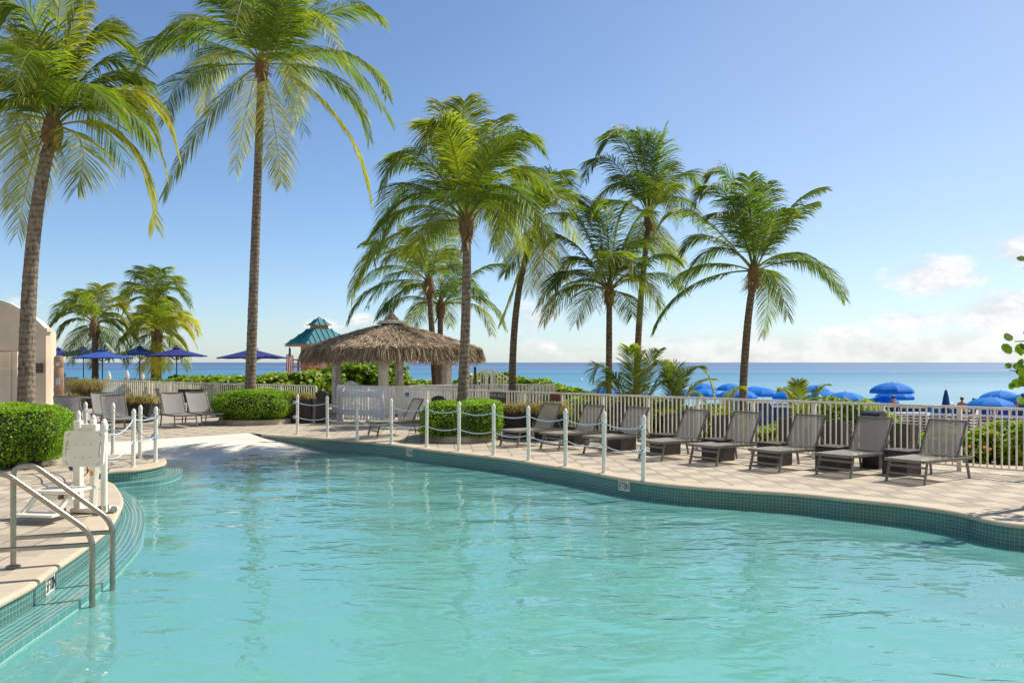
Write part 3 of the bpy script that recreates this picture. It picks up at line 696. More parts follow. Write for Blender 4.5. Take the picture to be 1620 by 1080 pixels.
palm('palm_tree', 'palm with slim trunk leaning right and golden hanging fronds, behind the centre palm', (811, 640), (850, 358), 28, [
 (872, 375, 900, 445, .8), (843, 385, 836, 464, .7), (818, 440, 793, 505, .7), (873, 290, 912, 320, .3), (868, 280, 893, 282, .2), (846, 300, 835, 270, .3), (820, 300, 795, 300, .3), (815, 330, 780, 390, .4), (860, 400, 862, 465, .75), (890, 340, 915, 385, .6), (825, 390, 800, 430, .4)], 3.2, 1.0, .125, .09, lean_mid=(818, 480), tmat='trunk_far', extra=5, seed=14, wid=.045, nl=50, tonebase=.5, group=PG)
palm('palm_tree', 'straight slender palm with low bushy crown, left of the taller one behind', (963, 650), (964, 470), 28, [
 (898, 455, 860, 510, .45), (933, 460, 911, 510, .5), (905, 428, 876, 455, .1), (908, 385, 868, 383, .2), (925, 362, 900, 340, .3), (943, 344, 928, 350, .4), (960, 350, 950, 322, .4), (975, 366, 992, 322, .4), (1004, 352, 1030, 348, .5), (972, 400, 946, 440, .5),
 (1028, 408, 1074, 413, .15), (1030, 432, 1082, 460, .15), (990, 410, 1010, 440, .4), (930, 410, 890, 425, .1), (1000, 385, 1035, 395, .4), (990, 470, 1000, 500, .5)], 3.1, .95, .115, .095, mat='palm_dark', tmat='trunk_far', extra=5, seed=15, wid=.042, nl=54, tonebase=.42, group=PG)
palm('palm_tree', 'taller palm with upright windswept crown, behind the straight slender one', (1006, 640), (1027, 352), 30, [
 (964, 252, 926, 284, .15), (988, 222, 945, 246, .2), (1008, 226, 956, 212, .25), (1034, 275, 1053, 200, .55), (1022, 255, 1008, 208, .3), (1048, 290, 1062, 260, .4), (1078, 275, 1112, 304, .3), (1052, 292, 1064, 340, .5), (985, 318, 957, 322, .3), (1050, 376, 1080, 414, .7), (1045, 385, 1070, 432, .6), (1000, 280, 975, 300, .1), (1040, 260, 1030, 210, .35), (1010, 370, 995, 400, .4)], 3.6, .95, .125, .095, lean_mid=(1012, 500), mat='palm_dark', tmat='trunk_far', extra=4, seed=17, wid=.045, nl=54, tonebase=.35, group=PG)
palm('palm_tree', 'rightmost palm, wide open crown above the blue beach umbrellas', (1172, 655), (1193, 440), 25, [
 (1093, 452, 1035, 520, .2), (1120, 418, 1066, 446, .25), (1102, 340, 1046, 352, .4), (1126, 374, 1079, 398, .2), (1146, 304, 1100, 322, .3), (1160, 292, 1122, 280, .3), (1180, 315, 1150, 362, .15), (1188, 340, 1184, 280, .3), (1205, 340, 1212, 290, .4),
 (1249, 332, 1300, 298, .3), (1238, 358, 1287, 322, .3), (1232, 405, 1260, 402, .35), (1283, 416, 1337, 472, .2), (1224, 438, 1246, 500, .45), (1216, 450, 1206, 530, .45), (1215, 360, 1240, 330, .35), (1165, 350, 1130, 340, .15), (1205, 430, 1190, 450, .6)], 3.5, .85, .118, .10, lean_mid=(1180, 545), mat='palm_dark', tmat='trunk_far', extra=2, seed=19, wid=.042, nl=58, tonebase=.38, group=PG)
FG = 'far palms beyond the patio umbrellas'
def rand_tips(cx, cy, R_, n, seed, up=.8):
    rg = random.Random(seed); out = []
    for k in range(n):
        a = math.pi*2*k/n+rg.uniform(-.15, .15); ex = math.cos(a); ey = -math.sin(a)
        l = R_*rg.uniform(.85, 1.1)*(1 if ey > -.5 else .95)
        tx = cx+ex*l; ty = cy+ey*l*.9+abs(ex)*l*.25; mx = cx+ex*l*.55; my = cy+ey*l*.62-abs(ex)*l*.18-l*.1
        out.append((mx, my, tx, ty))
    return out
palm('palm_tree', 'far palm with yellow-green crown beside the beige building', (151, 640), (150, 522), 39, rand_tips(150, 512, 68, 15, 4), 2.5, .85, .16, .13, tmat='trunk_far', extra=5, seed=21, wid=.055, nl=40, tonebase=.42, group=FG, base_z=0)
palm('palm_tree', 'taller dark crowned far palm of the pair behind the patio umbrellas', (243, 640), (243, 486), 42, rand_tips(243, 474, 56, 14, 6), 2.3, .85, .13, .11, mat='palm_dark', tmat='trunk_far', extra=5, seed=22, wid=.055, nl=40, tonebase=.35, group=FG, base_z=0)
palm('palm_tree', 'lower golden crowned far palm of the pair, just in front of the taller one', (252, 642), (250, 536), 40, rand_tips(252, 530, 62, 15, 9), 2.4, .85, .14, .11, tmat='trunk_far', extra=5, seed=23, wid=.055, nl=40, tonebase=.62, group=FG, base_z=0)
# young trunkless palms behind the fence
def young(label, cx, cy, D, tips, L, seed, mat='palm_leaf'):
    rng = random.Random(seed); p = dp(cx, cy, D); z = sandz(p.x, D); root = empty('young_palm', (p.x, D, z), 0, label, 'palm tree', 'young palms behind the pool fence')
    mb = MB(); o = Vector((p.x, D, z)); sc = D/F
    for (mx, my, tx, ty) in tips:
        a = dp(mx, my, D)-o; b = dp(tx, ty, D)-o; dy = rng.uniform(-.4, .4)
        frond(mb, Vector((0, 0, .12)), a+Vector((0, dy*.5, 0)), b+Vector((0, dy, 0)), .30+.13*L, rng.uniform(.3, .75), 38, .04, .35, .018, rng=rng)
    for k in range(5 if L > 1.7 else 0):
        a = rng.uniform(0, 6.28); frond(mb, Vector((0, 0, .1)), Vector((math.cos(a)*.5, math.sin(a)*.5, .7)), Vector((math.cos(a)*1.2, math.sin(a)*1.2, .6)), .5, rng.uniform(.3, .7), 30, .04, .35, .018, rng=rng)
    mb.build('fronds', M[mat], root)
    m2 = MB(); m2.lathe([(.16, 0), (.14, .12), (.09, .25)], 10); m2.build('stem', M['wood_dark'], root, smooth=True)
young('young palm with fan of upright fronds between the two middle trunks', 1005, 640, 22, [(1000, 590, 992, 550), (1025, 592, 1044, 554), (962, 588, 936, 600), (1040, 610, 1066, 622), (968, 612, 944, 634), (1006, 600, 1016, 560), (1045, 596, 1080, 610), (975, 600, 956, 615)], 1.8, 31)
young('young palm with two arching fronds left of the rightmost palm trunk', 1065, 645, 22, [(1058, 600, 1040, 572), (1082, 600, 1118, 584), (1068, 600, 1062, 580), (1090, 620, 1130, 600)], 1.3, 32)
young('young pale palm in front of the blue umbrellas just left of the rightmost trunk', 1140, 655, 21, [(1128, 620, 1118, 590), (1150, 630, 1168, 614), (1120, 640, 1102, 624)], .8, 33)
young('young palm with thin upright spear right of the rightmost palm trunk', 1268, 660, 20.5, [(1263, 630, 1264, 604), (1285, 632, 1310, 609), (1252, 634, 1236, 618)], .3, 34, 'palm_dark')

# ---------------------------------------------------------------- leaf clouds: hedges and shrubs
def leaves(pts, nrm, size, rng, aspect=.62, rand=1.2, tone=(.1, .9), round_=False):
    n = len(pts); d = rng.normal(size=(n, 3)); d /= np.linalg.norm(d, axis=1)[:, None]
    nn = nrm+d*rand; nn /= np.linalg.norm(nn, axis=1)[:, None]
    u = np.cross(nn, rng.normal(size=(n, 3))); u /= np.linalg.norm(u, axis=1)[:, None]; v = np.cross(nn, u)
    s = size*rng.uniform(.65, 1.3, n)[:, None]
    if round_:
        prof = [(-.5, 0), (-.35, .36), (.05, .48), (.42, .3), (.5, 0), (.42, -.3), (.05, -.48), (-.35, -.36)]; k = 8
    else:
        prof = [(-.5, 0), (0, aspect*.5), (.5, 0), (0, -aspect*.5)]; k = 4
    V = np.stack([pts+u*s*a+v*s*b+nn*s*(.12*abs(b)) for a, b in prof], 1).reshape(-1, 3)
    Fc = np.arange(n*k).reshape(n, k)
    t = rng.uniform(tone[0], tone[1], n)
    return V, Fc, t
def leafmesh(name, V, Fc, t, mat, parent, core=None):
    """one mesh of leaves, with an optional dark twiggy core (verts, faces)"""
    me = bpy.data.meshes.new(name); k = Fc.shape[1]; nv = len(V); nf = len(Fc)
    cv = core[0] if core else []; cf = core[1] if core else []
    allv = np.concatenate([V, np.array(cv)]) if len(cv) else V
    me.vertices.add(len(allv)); me.vertices.foreach_set('co', allv.astype(np.float32).ravel())
    loops = list(Fc.ravel()); starts = list(range(0, nf*k, k)); off = nf*k
    for f in cf:
        starts.append(off); loops += [i+nv for i in f]; off += len(f)
    me.loops.add(len(loops)); me.loops.foreach_set('vertex_index', np.array(loops, dtype=np.int32))
    me.polygons.add(len(starts)); me.polygons.foreach_set('loop_start', np.array(starts, dtype=np.int32))
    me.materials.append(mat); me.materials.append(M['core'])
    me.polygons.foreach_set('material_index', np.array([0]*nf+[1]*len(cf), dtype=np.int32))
    at = me.attributes.new('tone', 'FLOAT', 'FACE'); at.data.foreach_set('value', np.concatenate([t, np.zeros(len(cf))]).astype(np.float32))
    me.update(calc_edges=True); me.validate()
    o = bpy.data.objects.new(name, me); COL.objects.link(o); o.parent = parent; return o
def super_pt(th, ph, a, b, c, e=.5, e2=.6):
    sg = lambda x, p: math.copysign(abs(x)**p, x)
    ct, st = math.cos(th), math.sin(th); cp, sp_ = math.cos(ph), math.sin(ph)
    return Vector((a*sg(cp, e2)*sg(ct, e), b*sg(cp, e2)*sg(st, e), c*sg(sp_, e2)))
def hedge(label, c, dims, n, size, seed, e=.45, e2=.5, z0=.06, rz=0, mat='hedge_leaf', lump=.10, curb=True, group='clipped round hedges', round_=False, name='hedge', cat='hedge', tone=(.1, .9), scat=.06, up=.35):
    rg = np.random.default_rng(seed); a, b, h = dims[0]/2, dims[1]/2, dims[2]
    root = empty(name, c, rz, label, cat, group); P = []; Nn = []
    m = 0
    while m < n:
        # area-uniform-ish sampling: pick direction on the box and project
        c_ = h*.5; A1, A2, A3 = b*c_, a*c_, a*b; k = rg.uniform(0, A1+A2+A3); sg = 1 if rg.random() < .5 else -1; r1, r2 = rg.uniform(-1, 1, 2)
        if k >= A1+A2 and sg < 0 and rg.random() < .8: sg = 1
        p = Vector((sg*a, r1*b, r2*c_)) if k < A1 else Vector((r1*a, sg*b, r2*c_)) if k < A1+A2 else Vector((r1*a, r2*b, sg*c_))
        Fv = (abs(p.x/a)**(2/e)+abs(p.y/b)**(2/e))**(e/e2)+abs(p.z/c_)**(2/e2); p = p*Fv**(-e2/2)
        q = Vector((p.x/a/a, p.y/b/b, p.z/(h*.5)/(h*.5))).normalized()
        lp = 1+lump*mnoise.noise(Vector((p.x*1.6, p.y*1.6, p.z*1.6+seed)))+lump*.5*mnoise.noise(Vector((p.x*5, p.y*5, p.z*5+seed)))
        s = lp*(1-abs(rg.normal())*scat)*(1.04 if rg.random() < .03 else 1); p = Vector((p.x*s, p.y*s, p.z*s+h*.5+z0))
        if p.z < .02: continue
        P.append(p); Nn.append((q.x, q.y, q.z+up)); m += 1
    V, Fc, t = leaves(np.array(P), np.array(Nn), size, rg, tone=tone, round_=round_)
    t = np.clip(t+np.array([.45*mnoise.noise(q*2.2+Vector((seed, 0, 0))) for q in P]), 0, 1)
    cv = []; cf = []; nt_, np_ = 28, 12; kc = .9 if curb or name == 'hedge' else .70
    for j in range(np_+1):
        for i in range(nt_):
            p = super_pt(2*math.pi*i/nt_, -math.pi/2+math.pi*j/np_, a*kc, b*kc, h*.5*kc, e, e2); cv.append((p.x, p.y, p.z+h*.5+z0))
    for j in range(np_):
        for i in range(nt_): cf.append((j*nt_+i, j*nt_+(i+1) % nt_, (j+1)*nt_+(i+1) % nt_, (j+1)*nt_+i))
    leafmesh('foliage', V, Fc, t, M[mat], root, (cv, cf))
    if curb:
        mb = MB(); mb.lathe([(1.0, 0), (1.0, .13), (.94, .15), (.2, .15)], 28); 
        mb.v = [(x*a*.92, y*b*.92, z) for x, y, z in mb.v]; mb.build('stone_curb', M['stone_curb'], root, smooth=True)
    else:
        for k in range(4): 
            mb = MB(); x, y = rg.uniform(-a*.5, a*.5), rg.uniform(-b*.5, b*.5); mb.tube([(x, y, -.1), (x*1.2, y*1.2, h*.6)], [.03, .012], 6)
            mb.build('stem', M['wood_dark'], root)
    return root
hedge('large clipped hedge at the left edge next to the pool lift', (-9.92, 15.28, 0), (3.5, 2.6, 1.0), 42000, .048, 1, e=.3, e2=.35, curb=False, lump=.13, rz=R(27))
hedge('rounded hedge in stone curb at the foot of the tallest palm', (-7.85, 26.4, 0), (2.5, 3.0, .95), 22000, .052, 2, e=.8, e2=.7)
hedge('clipped hedge in stone curb behind the rope posts at the centre palm', (-1.18, 20.9, 0), (1.98, 2.8, .86), 24000, .046, 3, e=.45, e2=.45)
SG = 'sea grape shrubs beyond the fences'
def shrub(label, xpx, top, D, w, n, seed, size=.16, mat='grape_leaf', base=None, dep=None, cat='shrub', name='sea_grape', grp=SG, tone=(.1, .95), flowers=0, lump=.34):
    p = dp(xpx, top, D); z = sandz(p.x, D) if base is None else base; h = p.z-z
    o = hedge(label, (p.x, D, z-.05), (w, dep or w*.7, h/.98), int(n*1.6), size, seed, e=.9, e2=.75, z0=0, mat=mat, curb=False, lump=lump, group=grp, round_=(mat == 'grape_leaf'), name=name, cat=cat, tone=tone, scat=.09, up=.5)
    if flowers:
        rg = random.Random(seed)
        for k in range(flowers):
            mb = MB(); a = rg.uniform(math.pi, 2*math.pi); r_ = w*.5*rg.uniform(.6, 1.0); zz = rg.uniform(.2, .85)*h
            c = Vector((math.cos(a)*r_, math.sin(a)*(dep or w*.7)*.52, zz)); mb.lathe([(.006, -.03), (.03, -.012), (.034, .012), (.012, .034)], 7, c); mb.build('flower', M['orange'], o)
    return o
for a in [('sea grape shrub behind the left fence under the navy umbrella', 345, 596, 36, 5.5, 3600, 41),
          ('low sea grape shrub left of the tallest palm trunk, behind the fence', 280, 602, 38, 4.5, 2200, 42),
          ('bright sea grape bank in front of the lifeguard hut, left of thatched roof', 480, 590, 37, 5.0, 4200, 43),
          ('tall yellow-green sea grape seen under the thatched roof between its left posts', 575, 577, 38.5, 4.4, 5200, 44),
          ('sea grape mound seen under the thatched roof by the paddleboards', 655, 603, 40, 4.0, 3000, 45),
          ('sea grape bank behind the arched white gate', 775, 592, 40, 3.6, 3600, 46),
          ('sea grape mound sloping down right of the arched white gate', 835, 600, 38, 3.2, 3200, 47),
          ('low end of the sea grape bank behind the beige fence, centre', 872, 612, 36, 2.8, 2800, 48)]: shrub(*a)
for a in [('leafy shrub with orange flowers behind the fence under the young palms', 975, 628, 24, 3.4, 5200, 51, .09),
          ('shrub behind the fence left of the rightmost palm trunk', 1090, 640, 23.5, 3.0, 4200, 52, .09),
          ('low shrub behind the fence right of the rightmost palm trunk', 1245, 672, 21.5, 2.4, 3000, 53, .09),
          ('yellow-green flowering shrub behind the fence, right of centre', 1335, 632, 21, 2.3, 4200, 54, .10),
          ('leafy flowering shrub behind the fence beside the last lounger', 1545, 680, 18, 2.6, 5200, 55, .085),
          ('sprawling flowering shrub behind the fence at the right edge', 1640, 668, 17.5, 2.6, 5200, 56, .085),
          ('small shrub behind the fence between the last two loungers', 1440, 690, 18.5, 1.6, 2200, 57, .085),
          ('shrub behind the fence beside the planters at the pool rules sign', 905, 622, 27, 2.4, 3000, 58, .10)]:
    shrub(*a, mat='shrub_leaf', name='shrub', flowers=7, grp='flowering shrubs along the beach side of the fence')
shrub('bright green shrub seen through the gap between building wall and palm trunk', 26, 556, 36, 2.6, 2600, 61, .16, base=0)

# overhanging sea grape branch at the right edge
def grape_branch():
    root = empty('sea_grape', (6.6, 10.9, 0), 0, 'sea grape tree reaching in at the right edge with big round leaves', 'tree')
    rng = random.Random(77); mb = MB(); P = []; Nn = []
    base = Vector((.9, .6, 0)); tube_ = [base, base+Vector((.05, -.1, 1.2)), base+Vector((-.1, -.2, 2.2)), base+Vector((.3, 0, 3.4))]
    mb.tube(tube_, [.09, .07, .05, .02], 8)
    br = [((.86, .45, 1.4), (-.30, -.1, 1.75)), ((.83, .4, 1.9), (-.12, .1, 2.12)), ((.85, .4, 1.2), (-.10, 0, 1.55)), ((.9, .4, 2.4), (0.15, .2, 2.6)), ((1.1, .5, 3.0), (.3, .3, 3.1)), ((1.2, .6, 3.1), (2.2, .5, 3.3)), ((.9, .5, 1.6), (2.0, 1.0, 2.2))]
    for a, b in br:
        a = Vector(a); b = Vector(b); m = (a+b)/2+Vector((0, 0, .12)); mb.tube([a, m, b], [.02, .014, .006], 6)
        for k in range(20 if b.x < 1 else 60):
            t = rng.uniform(.3, 1.05); p = a.lerp(b, t)+Vector((rng.uniform(-.13, .13), rng.uniform(-.16, .16), rng.uniform(-.16, .14)))
            P.append(p); Nn.append((rng.uniform(-.5, .5), -.8, rng.uniform(0, .8)))
    mb.build('trunk', M['wood_dark'], root, smooth=True)
    V, Fc, t = leaves(np.array([tuple(p) for p in P]), np.array(Nn), .125, np.random.default_rng(5), rand=.5, tone=(.0, .55), round_=True)
    leafmesh('crown', V, Fc, t, M['grape_leaf'], root)
grape_branch()
# ornamental grass + planters
def planter(label, c, w=.75, d=.6, h=.62, grass=True, seed=1, rz=0, taper=.85, gh=.45, grp='dark planters with ornamental grass'):
    root = empty('planter', c, rz, label, 'planter', grp); mb = MB()
    a, b = w/2, d/2; t = taper
    lo = [(-a*t, -b*t, 0), (a*t, -b*t, 0), (a*t, b*t, 0), (-a*t, b*t, 0)]; hi = [(-a, -b, h), (a, -b, h), (a, b, h), (-a, b, h)]
    for i in range(4): mb.poly([lo[i], lo[(i+1) % 4], hi[(i+1) % 4], hi[i]])
    inn = [(x*.88, y*.88, h) for x, y, _ in hi]; inl = [(x*.88, y*.88, h-.07) for x, y, _ in hi]
    for i in range(4): mb.poly([hi[i], hi[(i+1) % 4], inn[(i+1) % 4], inn[i]]); mb.poly([inn[i], inn[(i+1) % 4], inl[(i+1) % 4], inl[i]])
    mb.poly(lo[::-1]); mb.build('pot', M['planter'], root)
    mb = MB(); mb.poly(inl); mb.build('soil', M['wood_dark'], root)
    if grass:
        rg = random.Random(seed); mb = MB()
        for k in range(1100):
            x, y = rg.uniform(-a, a)*.8, rg.uniform(-b, b)*.8; an = rg.uniform(0, 6.28); l = gh*rg.uniform(.6, 1.35); out = rg.uniform(.15, .95)
            d_ = Vector((math.cos(an)*out, math.sin(an)*out, 1)).normalized(); p0 = Vector((x, y, h-.08)); p1 = p0+d_*l*.5; p2 = p1+Vector((d_.x*1.5, d_.y*1.5, .15)).normalized()*l*.35; p3 = p2+Vector((d_.x*1.2, d_.y*1.2, -.7)).normalized()*l*.35
            w_ = Vector((-math.sin(an), math.cos(an), 0))*.006; mb.tone = rg.random()
            bb = len(mb.v); mb.v += [tuple(p0-w_), tuple(p0+w_), tuple(p1-w_), tuple(p1+w_), tuple(p2-w_), tuple(p2+w_), tuple(p3)]
            mb.face((bb, bb+1, bb+3, bb+2)); mb.face((bb+2, bb+3, bb+5, bb+4)); mb.face((bb+4, bb+5, bb+6))
        tag(mb.build('grass_tuft', M['straw'], root), None)
    return root
planter('square dark planter at the open end of the left fence', gp(470, 669)+Vector((0, .35, 0)), .85, .7, .72, seed=1, gh=.35, taper=.97)
planter('dark planter with drooping grass under the pool rules sign', gp(818, 694)+Vector((0, .4, 0)), .8, .7, .62, seed=2, gh=.40)
planter('dark planter with tall grass behind the leftmost fence-row lounger', gp(868, 697)+Vector((0, .3, 0)), .75, .65, .6, seed=3, gh=.48)
planter('dark planter with grass left of the shaded patio lounger', gp(72, 660)+Vector((.2, 0, 0)), 1.9, .8, .5, seed=4, gh=.5)
planter('dark planter with golden grass between the patio loungers', gp(207, 668)+Vector((0, .3, 0)), 1.25, .8, .55, seed=5, gh=.5)
planter('low planter with grass under the second patio umbrella from the left', gp(137, 645)+Vector((0, 0, 0)), 1.2, .8, .6, seed=6, gh=.9)
planter('planter with golden grass by the patio fence below the far palm pair', gp(225, 638), 1.6, .8, .6, seed=7, gh=.8)
for i, (xp, D, w) in enumerate([(1072, 19.5, .62), (1148, 18.7, .62), (1250, 17.7, .56), (1322, 17.0, .62), (1427, 16.1, .62)]):
    o = dp(xp, 600, D); planter(['first', 'second', 'third', 'fourth', 'last'][i]+' tapered black planter from the left, behind the fence and lounger backs', (o.x, D, -.06), w*.75, w*.75, .74, grass=False, taper=.8, grp='tapered black planters behind the fence', rz=R(-45))
shr = None

# ---------------------------------------------------------------- fences
def fence(label, pts, posts, hgt, mat, group=None, step=.105, pw=.014, rail=.05, postw=.06, bottom=.09, cat='fence', flat=False, z0=0):
    pts = [Vector(p) for p in pts]; o = pts[0].copy(); root = empty('fence', (o.x, o.y, z0), 0, label, cat, group)
    L = [(a, b) for a, b in zip(pts[:-1], pts[1:])]
    tr = MB(); br = MB(); npost = posts
    for a, b in L:
        a = a-o; b = b-o; d = (b-a).normalized()
        tr.bar(a+Vector((0, 0, hgt-.022)), b+Vector((0, 0, hgt-.022)), rail, .044); br.bar(a+Vector((0, 0, bottom)), b+Vector((0, 0, bottom)), .028, .03)
    tr.build('top_rail', M[mat], root, bevel=.006); br.build('bottom_rail', M[mat], root)
    for a, b in L:
        a = a-o; b = b-o; ln = (b-a).length; k = max(1, round(ln/posts)); d = (b-a).normalized(); 
        for i in range(k):
            p0 = a.lerp(b, i/k); p1 = a.lerp(b, (i+1)/k); m = MB(); m.box(p0+Vector((0, 0, (hgt-.045)/2)), (postw, postw, hgt-.045), Matrix.Rotation(math.atan2(d.y, d.x), 3, 'Z')); m.build('post', M[mat], root)
            bl = MB(); w = (p1-p0).length; c = max(2, round(w/step))
            for j in range(1, c):
                q = p0.lerp(p1, j/c)
                if flat: bl.bar(q+Vector((0, 0, bottom+.015)), q+Vector((0, 0, hgt-.045)), pw*2.6, pw, up=(d.y, -d.x, 0))
                else: bl.box(q+Vector((0, 0, (bottom+hgt-.03)/2)), (pw*1.35, pw*1.35, hgt-.045-bottom-.015), Matrix.Rotation(math.atan2(d.y, d.x), 3, 'Z'))
            bl.build('baluster_panel', M[mat], root)
    e = pts[-1]-o; m = MB(); m.box(e+Vector((0, 0, (hgt-.045)/2)), (postw, postw, hgt-.045)); m.build('post', M[mat], root)
    return root
def fl(t): return Vector((-.5+8.8*t, 22.7-8.8*t, 0))
fence('long beige railing with thin balusters behind the lounger row', [fl(-.326), fl(1.55)], 1.27, 1.11, 'fence_beige', 'pool fences', step=.104, pw=.017, postw=.07)
lf = [dp(x, 600, D) for x, D in ((500, 27.4), (300, 31.9), (240, 34.1))]
fence('beige railing of the patio left of the thatched hut', [Vector((p.x, p.y, 0)) for p in lf], 2.0, 1.11, 'fence_beige', 'pool fences', step=.12, pw=.02)
p1 = dp(240, 600, 34.3); p2 = dp(108, 600, 38.6)
fence('beige railing behind the patio umbrellas by the building', [(p1.x-.1, p1.y, 0), (p2.x, p2.y, 0)], 2.2, 1.11, 'fence_beige', 'pool fences', step=.15, pw=.03)
# white enclosure of the hut
fence('white slat fence in front of the thatched hut', [Vector((-5.62, 27.6, 0)), Vector((-5.35, 27.0, 0)), Vector((-3.62, 26.05, 0))], 1.0, 1.11, 'fence_white', 'white hut fences', step=.13, pw=.03, flat=True, postw=.09)
fence('white slat fence right of the hut behind the pool rules sign', [Vector((-3.3, 27.6, 0)), Vector((-1.7, 28.6, 0)), Vector((1.45, 29.7, 0))], 1.5, 1.11, 'fence_white', 'white hut fences', step=.13, pw=.03, flat=True, postw=.1)
def arch_gate():
    a = dp(733, 615, 31.5); b = dp(815, 612, 31.5); mid = (a.x+b.x)/2; w = b.x-a.x
    root = empty('arched_gate', (mid, 31.5, 0), 0, 'white arched double gate of slats behind the hut fence', 'gate', None)
    for s in (-1, 1):
        mb = MB(); g = .10*s
        top = lambda x: .95+.60*math.cos(abs(x)/(w*.5)*math.pi*.5)**.8
        xs = [g+(w*.5-.1)*s*i/8 for i in range(9)]
        pts = [(x, 0, top(x)) for x in xs]
        for p, q in zip(pts[:-1], pts[1:]): mb.bar(p, q, .05, .06)
        mb.bar((xs[0], 0, .85), (xs[-1], 0, .85), .05, .08); mb.bar((xs[0], 0, .15), (xs[-1], 0, .15), .05, .08)
        for x in xs: mb.bar((x, .0, .05), (x, .0, top(x)-.02), .035, .02, up=(0, 1, 0))
        mb.bar((xs[0]+.0, -.035, .03), (xs[0], -.035, top(xs[0])+.06), .12, .04, up=(0, 1, 0))
        mb.build('gate_leaf', M['fence_white'], root)
arch_gate()
def pool_gate():
    a = Vector((-3.62, 26.05, 0)); root = empty('picket_gate', (-4.6, 26.1, 0), R(-29), 'white plank gate with blue-grey frame and two wide cross boards at the hut corner', 'gate')
    mb = MB()
    for z in (.32, .88): mb.box((0, -.09, z), (1.75, .03, .17))
    for x in (-.82, .82): mb.box((x, -.05, .52), (.09, .045, 1.0))
    mb.build('frame', M['bluewhite'], root, bevel=.004)  # uprights and cross boards blue-grey, pickets white
    mb = MB()
    for i in range(13): mb.box((-.74+i*.123, -.05, .55), (.05, .02, .95))
    mb.build('picket_panel', M['fence_white'], root)
pool_gate()

# ---------------------------------------------------------------- thatched hut
def hut():
    C_ = Vector((-4.45, 31.6, 0)); root = empty('thatched_hut', C_, 0, 'open hut with shaggy palm thatch roof and white posts', 'hut')
    a = 2.05
    for (x, y, w) in ((0, -a, .26), (-a, 0, .25), (a, 0, .25), (0, a, .25)):
        mb = MB(); mb.box((x, y, 1.15), (w, w, 2.3), Matrix.Rotation(R(45), 3, 'Z')); mb.build('post', M['post_wood'], root, bevel=.01)
    # roof: square turned 45 degrees, slightly swelling
    rg = random.Random(9); E = 3.35; zt = 3.28; ze = 2.32
    def roofz(r): return zt-(zt-ze)*(r**1.25)
    def pos(u, v, lift=0):   # u around 0..4, v 0 apex .. 1 eave
        k = int(u) % 4; t = u-int(u)
        cs = [(0, -1), (1, 0), (0, 1), (-1, 0)]; p = Vector(cs[k]).lerp(Vector(cs[(k+1) % 4]), t)
        n = (abs(p.x)**1.25+abs(p.y)**1.25)**(1/1.25); l = p.length; rr = v*E
        q = p/ n * rr
        return Vector((q.x, q.y, roofz(v)+lift))
    mb = MB(); mb.tone = .3; nu, nv = 32, 8
    for i in range(nu):
        for j in range(nv):
            a4 = [pos(4*i/nu, .02+.95*j/nv), pos(4*(i+1)/nu-1e-6, .02+.95*j/nv), pos(4*(i+1)/nu-1e-6, .02+.95*(j+1)/nv), pos(4*i/nu, .02+.95*(j+1)/nv)]
            mb.poly([p+Vector((0, 0, -.12)) for p in a4])
    mb.tone = .1
    for k in range(30000):
        u = rg.uniform(0, 4); v = math.sqrt(rg.uniform(.0008, 1)); 
        if k > 23000: v = rg.uniform(.93, 1.0)
        p = pos(u % 4, v, rg.uniform(-.06, .04)); q = pos(u % 4, min(1.03, v+.08)); d = (q-p).normalized()
        eave = v > .92
        l = rg.uniform(.18, .42) if not eave else rg.uniform(.22, .46)
        if eave: d = (d*rg.uniform(.1, .7)+Vector((0, 0, -1.0))+Vector((rg.uniform(-.25, .25), rg.uniform(-.25, .25), 0))).normalized(); p.z -= rg.uniform(-.04, .2)
        else: d = (d+Vector((rg.uniform(-.35, .35), rg.uniform(-.35, .35), rg.uniform(-.05, .22)))).normalized()
        s = d.cross(Vector((rg.uniform(-1, 1), rg.uniform(-1, 1), 1.2))).normalized()*rg.uniform(.005, .018)
        mb.tone = min(1, max(0, rg.gauss(.52 if not eave else .40, .24)))
        mb.poly([p-s, p+s, p+d*l+s*.4, p+d*l-s*.4])
    mb.build('thatch_roof', M['thatch'], root)
    mb = MB(); 
    for k in range(2): mb.box((0, 0, 3.30+.07*k), (.95-.25*k, .95-.25*k, .06), Matrix.Rotation(R(20+20*k), 3, 'Z'))
    mb.build('roof_cap_boards', M['post_wood'], root)
    mb = MB(); mb.tone = .45; mb.lathe([(.27, 3.38), (.21, 3.48), (.11, 3.62), (.03, 3.69)], 10)
    for k in range(260):
        a_ = rg.uniform(0, 6.28); z = rg.uniform(0, 1); r_ = .28*(1-z)+.04; p = Vector((math.cos(a_)*r_, math.sin(a_)*r_, 3.4+.29*z)); d = Vector((math.cos(a_)*.6, math.sin(a_)*.6, -1)).normalized(); s = Vector((-math.sin(a_), math.cos(a_), 0))*.02
        mb.tone = rg.random(); mb.poly([p-s, p+s, p+d*.16+s*.3, p+d*.16-s*.3])
    mb.build('thatch_cap', M['thatch'], root)
    mb = MB()
    for s in ((-1, 1), (1, 1), (1, -1), (-1, -1)):
        pass
    for (p, q) in (((0, -a), (-a, 0)), ((0, -a), (a, 0)), ((0, a), (-a, 0)), ((0, a), (a, 0))): mb.bar((*p, 2.25), (*q, 2.25), .1, .15)
    mb.build('beam', M['post_wood'], root)
    mb = MB(); mb.bar((-a, .3, 1.0), (-.1, -a+.35, 1.0), .45, .05); mb.bar((.1, -a+.35, 1.0), (a, .3, 1.0), .45, .05)
    mb.bar((-a+.1, .3, .5), (-.1, -a+.5, .5), .08, .95); mb.bar((.1, -a+.5, .5), (a-.1, .3, .5), .08, .95)
    mb.build('bar_counter', M['fence_white'], root)
hut()
